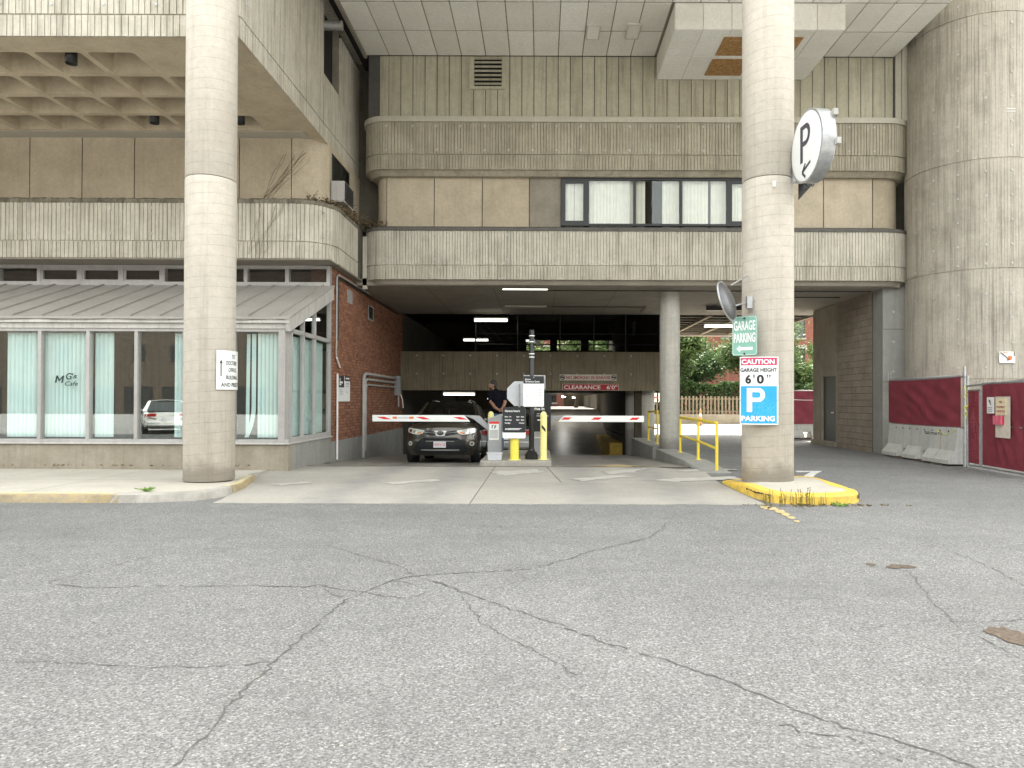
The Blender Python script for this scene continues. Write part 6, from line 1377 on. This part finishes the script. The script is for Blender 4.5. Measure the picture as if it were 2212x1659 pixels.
limb(hb,[(-.20,-.02,1.42),(-.17,-.03,1.34),(-.05,-.17,1.18),(.06,-.21,1.115)],[.052,.047,.042,.032]); limb(hb,[(.20,-.04,1.42),(.215,-.06,1.32),(.16,-.18,1.16),(.10,-.22,1.12)],[.052,.047,.04,.032])
# hands: palms and fingers clasped
for (p,dx) in ((Vector((.10,-.225,1.10)),1),(Vector((.13,-.225,1.10)),-1)):
    ell(hb,p,(.046,.022,.04))
    for k in range(4): limb(hb,[p+Vector((dx*.03,-.012,.024-.017*k)),p+Vector((dx*.058,-.03,.018-.019*k)),p+Vector((dx*.05,-.045,.004-.019*k))],[.0095,.009,.008])
    limb(hb,[p+Vector((-dx*.01,-.015,.03)),p+Vector((dx*.02,-.035,.05)),p+Vector((dx*.042,-.038,.046))],[.011,.010,.009])
limb(hb,[(-.10,.02,.5),(-.11,.03,.12)],[.05,.045]); limb(hb,[(.10,.02,.5),(.11,.0,.12)],[.05,.045]); limb(hb,[(0,.0,.9),(0,.0,1.5)],[.10,.10])
limb(hb,[(-.10,.02,.9),(-.10,.02,.5)],[.06,.05]); limb(hb,[(.10,.02,.9),(.10,.02,.5)],[.06,.05]); limb(hb,[(-.17,.0,1.55),(-.20,-.02,1.42)],[.045,.045]); limb(hb,[(.17,.0,1.55),(.20,-.04,1.42)],[.045,.045]); limb(hb,[(-.17,0,1.55),(.17,0,1.55)],[.05,.05]); limb(hb,[(-.10,.02,.9),(.10,.02,.9)],[.06,.06])
remesh(hb,'body','skin',pe,.009,3)
sb = MB(); ell(sb,(0,.0,1.40),(.185,.125,.24)); ell(sb,(.0,-.01,1.20),(.175,.125,.22)); ell(sb,(.0,0,1.05),(.185,.13,.10)); limb(sb,[(-.10,.0,1.56),(-.185,-.005,1.53),(-.215,-.015,1.40)],[.085,.085,.075]); limb(sb,[(.10,.0,1.56),(.185,-.01,1.53),(.215,-.03,1.40)],[.085,.085,.075]); limb(sb,[(-.03,.01,1.58),(-.05,.015,1.635)],[.085,.075])
remesh(sb,'polo_shirt','polo',pe,.014,6)
jb = MB(); ell(jb,(0,0,.98),(.18,.125,.13)); limb(jb,[(-.09,0,.95),(-.105,.02,.5),(-.11,.03,.07)],[.105,.085,.07]); limb(jb,[(.09,0,.95),(.105,.01,.5),(.11,.0,.07)],[.105,.085,.07]); remesh(jb,'jeans','denim',pe,.016,6)
for s_ in (-1,1): sh = MB(); ell(sh,(s_*.11,.06,.045),(.05,.14,.045)); remesh(sh,'shoe','shoe',pe,.012,2)
hr = MB(); ell(hr,HC+Vector((.015,0,.035)),(.099,.084,.100)); ell(hr,HC+Vector((.04,0,-.02)),(.068,.078,.08)); remesh(hr,'hair','hair',pe,.010,2)
br = MB(); ell(br,HC+Vector((-.055,0,-.085)),(.05,.058,.04)); remesh(br,'beard','hair',pe,.010,2)
for s_ in (-1,1): ell_ = MB(); ell(ell_,HC+Vector((-.086,s_*.03,.008)),(.009,.013,.008)); ell_.build('eye','ink_white',pe,smooth=True); t = MB(); ell(t,HC+Vector((-.0935,s_*.03,.008)),(.004,.006,.006)); t.build('pupil','ink',pe)
o = MB().box(-.255,-.235,-.1,-.06,1.39,1.43).build('sleeve_logo','ink_white',pe)

# ------------------------------------------------------------------ jersey barriers and red screen fence on the right
def jersey(x,y0,L,label,rz_=0,z=.05,group='concrete barriers under the red screen'):
    e = empty('concrete_barrier',(x,y0,0),label,'barrier',group,rz=rz_)
    full = [(-.30,z),(-.30,z+.09),(-.13,.36),(-.085,.88),(.085,.88),(.13,.36),(.30,z+.09),(.30,z)]; nt_ = [(-.19,.21),(-.13,.36),(-.085,.88),(.085,.88),(.13,.36),(.19,.21)]
    nt_ = [(-.125,.27),(-.13,.275),(-.13,.36),(-.085,.88),(.085,.88),(.13,.36),(.13,.275),(.125,.27)]
    cuts = [(0,L*.36,full),(L*.36,L*.45,nt_),(L*.45,L*.66,full),(L*.66,L*.75,nt_),(L*.75,L,full)]
    mb = MB(); vs_ = []; fs = []; ringi = []
    for a,b,P in cuts:
        k = len(mb.v); n_ = 8; mb.add([(p[0],a,p[1]) for p in P]+[(p[0],b,p[1]) for p in P],[(i,(i+1)%n_,n_+(i+1)%n_,n_+i) for i in range(n_)]+[tuple(range(n_-1,-1,-1)),tuple(range(n_,2*n_))])
    bmx = mb.build('block','conc_barrier',e,fix=True)
    for k in range(8): MB().cyl((-.094-.002,L*(.1+.11*k),.80),(-.088-.02,L*(.1+.11*k),.80),.018,n=8).build('bolt_hole','ink',e)
    for t_ in (.08,.30,.70): MB().box(-.29,.29,L*t_,L*t_+.5,0,z+.01).build('shim','debris_dirt',e)
    return e
jb1 = jersey(9.72,16.45,3.2,'pale concrete barrier lettered THE DOW CO below the red screen')
lettering([('THE DOW CO.',0,.0,.10,.80,'LEFT',.015)],lambda x,y:(-.101-.045*(.12-y)*.2,1.05+.62-x-.30,.66+y),'ink','lettering',jb1)
for y_,c in ((.62,'plywood'),(.72,'paint_yellow_worn')):
    mb = MB(); mb.add([(-.132,y_,.36),(-.132,y_+.02,.36),(-.305,y_+.02,.135),(-.305,y_,.135)],[(0,1,2,3)]); mb.add([(-.105,y_,.68),(-.105,y_+.018,.68),(-.1345,y_+.02,.36),(-.1345,y_,.36)],[(0,1,2,3)]); mb.build('rust_stain',c,jb1,fix=False) if y_ < .7 else None
jersey(9.72,11.1,2.75,'pale concrete barrier cut off beside the red gate')
far_b = jersey(9.2,28.2,3.2,'pale concrete barrier across the far end of the passage',rz_=R(-90))
def screen(fn,nu,nv,name,par,L,amp=.02,seed=1):
    r2 = random.Random(seed); ph = [(r2.uniform(2,16),r2.uniform(1,9),r2.uniform(0,6),r2.uniform(.3,1)) for _ in range(7)]
    def g_(u,v):
        p,nm = fn(u,v); d = sum(a_*math.sin(fx_*u*3+fz_*v*3+o_) for fx_,fz_,o_,a_ in ph)*amp/3*max(0,math.sin(math.pi*u))**.6*max(0,math.sin(math.pi*v))**.5; return Vector(p)+Vector(nm)*d
    return ch(MB().grid(g_,nu,nv).build(name,'red_screen',smooth=True,fix=False),par,L)
rs1 = empty('red_screen_fence',(9.75,17.8,.9),'maroon fabric screen on chain-link above the lettered barrier','fence'); RL = Vector(rs1.location)
screen(lambda u,v:((9.74,19.9-3.42*u,.92+1.16*v-.03*math.sin(u*3)),(-1,0,0)),40,20,'screen_fabric',rs1,RL,.06,2)
for y in (19.9,16.44,16.32): ch(MB().cyl((9.80,y,0),(9.80,y,2.1 if y != 16.44 else 2.32),.03,n=10).build('post','galv',smooth=True),rs1,RL)
ch(MB().cyl((9.79,16.4,2.08),(9.79,19.93,2.08),.022,n=8).cyl((9.79,16.4,.90),(9.79,19.93,.90),.022,n=8).build('rail','galv'),rs1,RL)
ch(MB().cyl((9.78,20.0,1.8),(9.78,20.0,2.36),.012,n=6).cyl((9.85,20.0,1.8),(9.85,20.0,2.36),.012,n=6).build('stub','galv'),rs1,RL)
mb = MB()
for k in range(57): y = 16.48+k*.06; mb.cyl((9.77,y-.03,2.06),(9.77,y+.03,2.13),.006,n=4); mb.cyl((9.765,y+.03,2.06),(9.765,y-.03,2.13),.006,n=4); mb.cyl((9.72,y-.02,.90),(9.72,y-.02,.86),.008,n=4)
o = ch(mb.build('wire_barbs','galv',fix=False),rs1,RL); o['kind'] = 'stuff'
mb = MB()
for k in range(5):
    y = 16.6+k*.55; mb.tube([(9.70,y,2.0),(9.695,y+.25,1.5+.1*k),(9.70,y+.3,1.0)],.006,4)
for (a,b,nm_) in (((9.80,16.25),(9.78,15.80),'red_gate_leaf'),((9.78,15.74),(9.62,13.95),'red_gate_leaf')):
    wide = b[1] < 15; e = empty(nm_,(a[0],a[1],0),'wide maroon screened gate panel with the fire department notices' if wide else 'narrow maroon screened gate leaf tied with yellow tape','gate','maroon screened gate leaves'); E = Vector(e.location); A = Vector(a); B = Vector(b); zt = 1.90 if wide else 1.76; z0 = .06
    P = lambda u,z: (A.x+(B.x-A.x)*u,A.y+(B.y-A.y)*u,z)
    ch(MB().tube([P(0,z0),P(0,zt)],.026,8).tube([P(1,z0),P(1,zt)],.026,8).build('stile','galv',smooth=True),e,E)
    ch(MB().tube([P(0,z0),P(1,z0)],.026,8).tube([P(0,zt),P(1,zt)],.026,8).tube([P(0,.98),P(1,.98)],.02,8).build('rail','galv',smooth=True),e,E)
    screen(lambda u,v:(Vector(P(.03+.94*u,z0+.05+(zt-z0-.07)*v))+Vector((-.03,0,0)),(-1,0,0)),30,24,'screen_fabric',e,E,.035,5)
    if wide: GE = e; GP = P
o = MB().cyl((9.78,16.28,1.86),(9.70,13.9,1.95),.024,n=8).build('top_pipe','galv',smooth=True); tag(o,'slack steel pipe along the top of the gates','pipe')
# notices on the wide gate
def gate_board(u0,u1,z0,z1,mat,name,label,off=.07):
    a = Vector(GP(u0,0)); b = Vector(GP(u1,0)); d = (b-a); L_ = d.length; e = empty(name,((a.x+b.x)/2-off,(a.y+b.y)/2,(z0+z1)/2),label,'sign'); e.rotation_euler[2] = math.atan2(d.y,d.x)
    MB().box(-L_/2,L_/2,-.012,.0,-(z1-z0)/2,(z1-z0)/2).build('board',mat,e); return e,L_,z1-z0
zz = lambda v: UZ(v,15.2)
e,W,H = gate_board(.36,.66,zz(946*0+941),zz(854),'sign_old','notice_backboard','weathered backing board on the gate',.055)
e,W,H = gate_board(.39,.60,1.23,1.57,'cream','fire_department_sign','cream fire department connection notice in red print on the gate',.075); p_ = lambda x,y:(x,-.016,y)
lettering([(t,0,y,.045,W*wd,'CENTER',.01) for t,y,wd in (('FIRE',.075,.28),('DEPARTMENT',-.03,.86),('CONNECTION',-.12,.86))],p_,'letter_red_old','lettering',e)
e,W,H = gate_board(.20,.35,1.25,1.60,'white_sign','entrance_sign','curled white notice with a black arrow on the gate',.08)
shapes([[(.02,.0),(.04,.02),(.0,.08),(.02,.09),(-.05,.13),(-.05,.06),(-.03,.07)]],p_,'ink','arrow',e); shapes([[(-W*.4,y),(W*.3,y),(W*.3,y+.018),(-W*.4,y+.018)] for y in (-.06,-.1,-.14)],p_,'ink_grey','small_print',e)
e,W,H = gate_board(.385,.48,1.02,1.21,'pink_box','alarm_box','faded pink plastic box hanging under the fire department notice',.09); MB().box(-W/2,W/2,-.06,-.012,-H/2,H/2).build('case','pink_box',e,bevel=.01)
e,W,H = gate_board(.49,.55,1.02,1.21,'warn_red','alarm_box','brighter red plastic box beside the pink one',.09); MB().box(-W/2,W/2,-.05,-.012,-H/2,H/2).build('case','pink_box',e,bevel=.01)
# yellow tape
def ribbon(pts,w_,mat,label):
    mb = MB(); vs_ = []; 
    for i,p in enumerate(pts):
        q = Vector((rr.uniform(-.3,.3),rr.uniform(-.6,.6),rr.uniform(-1,1))).normalized()*w_; vs_ += [Vector(p)-q,Vector(p)+q]
    mb.add(vs_,[(2*i,2*i+1,2*i+3,2*i+2) for i in range(len(pts)-1)]); o = mb.build('caution_tape',mat,fix=False); return tag(o,label,'tape')
ribbon([(9.70+rr.uniform(-.03,.03),16.2+rr.uniform(-.06,.06),1.85-.045*k) for k in range(20)],.03,'yellowtape','yellow caution tape knotted round the gate post')
ribbon([(9.60,17.35-.1*k,.88-.16*math.sin(math.pi*k/9)) for k in range(10)],.012,'yellowtape','yellow tape sagging over the barrier top')
# far red screen over the far barrier
fe = empty('red_screen_fence',(10.3,28.1,.9),'maroon screen above the far barrier at the end of the passage','fence'); FL = Vector(fe.location)
screen(lambda u,v:((9.3+2.6*u,28.05,.6+1.3*v),(0,-1,0)),30,16,'screen_fabric',fe,FL,.03,9)
ch(MB().cyl((9.3,28.08,1.92),(11.9,28.08,1.92),.02,n=6).cyl((9.3,28.08,0),(9.3,28.08,2),.03,n=8).build('rail','galv'),fe,FL); ch(MB().tube([(9.3+.26*k,28.0,1.6-.06*math.sin(math.pi*k/10)) for k in range(11)],.012,5).build('rope','ink_white'),fe,FL)

# ------------------------------------------------------------------ beyond the passage
o = MB().box(3.7,40,46,46.3,0,.62).build('yard_wall','conc_base',bevel=.01); tag(o,'low concrete wall under the slatted timber fence','wall')
ft = empty('slat_fence',(10,46.15,.6),'weathered timber slat fence on the low concrete wall','fence'); sl = MB().box(-.055,.055,-.012,.012,.02,1.2).mesh('slat','fence_wood')
for k in range(56): inst('slat',sl,ft,(-6.0+.235*k+rr.uniform(-.012,.012),-.05 if k%2 else -.03,rr.uniform(-.03,.02)),(0,rr.uniform(-.012,.012),0))
for z in (.18,.98): MB().box(-6.2,7.4,.0,.04,z,z+.08).build('rail','fence_wood',ft)
hd = MB(); rh = random.Random(11); pts = []
for _ in range(11000):
    x = rh.uniform(3.8,18); y = 47.2+rh.uniform(-.45,.6); z = .6+2.05*(1-rh.random()**2.2)+.12*math.sin(x*2.1)+.08*math.sin(x*5.3); pts.append((x,y,z))
leaves(hd,pts,.13,rh); o = hd.build('hedge','leaf_dark',fix=False); tag(o,'dark clipped hedge behind the slat fence','hedge')
def tree(x,y,h,rad,label,seed,n=7000,mat='leaf'):
    r2 = random.Random(seed); e = empty('tree',(x,y,0),label,'tree','trees beyond the passage'); tr = MB(); tips = []
    def branch(p,d,L,r_,lev):
        pts = [p]; q = p
        for i in range(4): d = (d+Vector((r2.gauss(0,.14),r2.gauss(0,.14),r2.gauss(.03,.08)))).normalized(); q = q+d*L/4; pts.append(q)
        tr.tube(pts,[r_*(1-.16*i) for i in range(5)],7 if lev<2 else 5)
        if lev >= 3: tips.extend(pts[1:]); return
        if lev >= 1: tips.append(pts[-1])
        for i in range(3 if lev<2 else 4):
            a = r2.uniform(0,6.28); nd = (d*r2.uniform(.5,.9)+Vector((math.cos(a),math.sin(a),r2.uniform(-.1,.5)))*.75).normalized(); branch(pts[r2.choice((2,3,4))],nd,L*r2.uniform(.6,.8),r_*.55,lev+1)
    branch(Vector((0,0,-.1)),Vector((r2.uniform(-.1,.1),0,1)),h*.32,h*.022+.03,0); tr.build('trunk','bark',e,smooth=True,fix=False)
    cr = MB(); c = Vector((0,0,h*.62)); lp = []
    for _ in range(n):
        t = r2.choice(tips); g_ = Vector((r2.gauss(0,.38),r2.gauss(0,.38),r2.gauss(0,.22)))*rad/3.0; lp.append(t+g_)
    leaves(cr,lp,.145,r2); cr.build('crown',mat,e,fix=False); return e
tree(9.0,49.5,9.6,3.9,'leafy tree with forked trunk right behind the hedge',21,30000); tree(14.5,49.6,10.5,4.6,'large pale green tree leaning over the slat fence',22,30000); tree(19.5,53,9,4,'tree in front of the brick houses near the red screen',23,20000); tree(2.5,53,9,4,'tree seen through the upper deck openings',24,9000); tree(-2,56,10,4,'tree further along behind the upper deck',25,7000); tree(12,56,10,4.5,'tall tree close to the brick houses',26,16000,'leaf_dark'); tree(6.5,54,10.5,4.4,'shaded tree behind the forked one',28,16000,'leaf_dark')
# brick row house
rh_ = empty('brick_house',(12,64,0),'far red brick row house with stone lintels and a red door','building'); HL = Vector((12,64,0))
ch(MB().box(-14,48,64,72,0,9.5).build('wall','far_brick'),rh_,HL); ch(MB().box(-14.3,48.3,63.6,72.3,9.5,10).build('cornice','far_trim'),rh_,HL)
for k in range(17):
    for z in (1.3,4.6,7.2):
        x = -12+3.2*k; w_ = ch(MB().box(x-.55,x+.55,63.96,64.05,z,z+1.7).build('window','black_frame'),rh_,HL); o = MB().box(x-.7,x+.7,63.9,64.0,z+1.7,z+1.95).box(x-.65,x+.65,63.88,64.0,z-.15,z).build('lintel','far_trim',w_)
        o = MB().box(x-.45,x+.45,63.945,63.955,z+.08,z+1.62).box(x-.03,x+.03,63.93,63.95,z,z+1.7).build('pane','glass_window',w_)
xd = UX(1720,63.8); ch(MB().box(xd-.7,xd+.5,63.8,63.95,.2,2.9).build('door','warn_red'),rh_,HL); ch(MB().box(xd-1.1,xd+1.1,63.3,64,3.2,3.7).box(xd+.6,xd+.85,63.5,64,.2,3.2).build('porch','far_trim'),rh_,HL)
# delineator post
x,y = UX(1510,43),42.6; e = empty('delineator_post',(x,y,0),'orange and white delineator post standing in the bright yard','traffic post'); MB().lathe([(.28,0),(.28,.05),(.2,.07)],16).build('base','rubber',e); hp = UZ(885,42.6)
for k in range(5): MB().cyl((0,0,.05+k*(hp-.1)/5),(0,0,.05+(k+1)*(hp-.1)/5),.085-.008*k,.083-.008*k,14).build('band','ink_white' if k in (1,3) else 'orange',e)
MB().lathe([(.03,hp-.05),(.05,hp),(.03,hp+.05),(.001,hp+.06)],10).build('grip','orange',e)
for (u,lab) in ((1417,'white and red notice on the fence beyond the slim column'),(1424,'blank white notice on the fence beyond the slim column')):
    x = UX(u,45.8); e = empty('fence_sign',(x,45.8,1.7),lab,'sign'); MB().box(-.16,.16,-.01,.01,-.3,.3).build('board','white_sign',e)
    if u == 1417: MB().box(-.13,.13,-.015,-.011,-.05,.05).build('print','warn_red',e)
# ------------------------------------------------------------------ across the street, behind the camera (seen in reflections)
op = empty('opposite_house',(-10,-40,0),'brick house row across the street with dark openings','building'); PL = Vector((-10,-40,0))
ch(MB().box(-110,80,-50,-40,0,16).build('wall','opp_brick'),op,PL); 
for k in range(50):
    x = -106+3.7*k
    for z in (5.2,8.0):
        w_ = ch(MB().box(x-.6,x+.6,-40,-39.95,z,z+1.6).build('window','black_frame'),op,PL); o = MB().box(x-.5,x+.5,-39.95,-39.93,z+.1,z+1.5).build('pane','black_void',w_)
    ch(MB().box(x-1.4,x+1.4,-40,-39.95,0,2.7).build('opening','black_void'),op,PL)
# ------------------------------------------------------------------ small plants
def weed(x,y,z,n,s,label,mat='weed',tall=0,group=None):
    e = MB(); r2 = random.Random(int(x*100+y*7))
    for _ in range(n):
        a = r2.uniform(0,6.28); L = s*r2.uniform(.5,1.2); d = Vector((math.cos(a)*(1-tall),math.sin(a)*(1-tall),.35+tall*2)).normalized(); p = Vector((r2.gauss(0,s*.18),r2.gauss(0,s*.1),0)); q = p+d*L
        e.tube([p,(p+q)/2+Vector((0,0,L*.12)),q],.0035,4)
        for k in range(5): leaves(e,[p.lerp(q,.35+.15*k)+Vector((0,0,.01))],s*.13*(1-tall*.6),r2)
    o = e.build('weed',mat,fix=False); o.location = (x,y,z); return tag(o,label,'weed',group)
weed(UX(318,10.55),10.55,SW,26,.13,'green weed sprouting from the sidewalk kerb')
for i,(u,n,s) in enumerate(((1652,5,.16),(1662,7,.26),(1690,8,.24),(1722,6,.18),(1738,9,.30),(1752,6,.2),(1776,5,.17))):
    x,y = GR(u,1093); weed(x,y,0,n,s,'dry upright weed growing along the yellow island kerb','weed_dry',.8,'dry weeds along the kerb island')
x,y = GR(1815,1092); weed(x,y,0,16,.12,'leafy green weed at the rounded end of the kerb island')
mb = MB(); leaves(mb,[(4.2+rr.gauss(0,.5),10.22+rr.uniform(-.06,.03),.006+rr.random()*.01) for _ in range(90)],.03,rr); o = mb.build('leaf_litter','leaf_dry',fix=False); o['kind'] = 'stuff'; o['label'] = 'dry leaf litter along the foot of the kerb island'
mb = MB(); leaves(mb,[(rr.uniform(-13,-6),14.64+rr.uniform(-.05,.05),SW+.008) for _ in range(60)],.035,rr); o = mb.build('leaf_litter','leaf_dry',fix=False); o['kind'] = 'stuff'; o['label'] = 'dry leaves along the cafe wall'
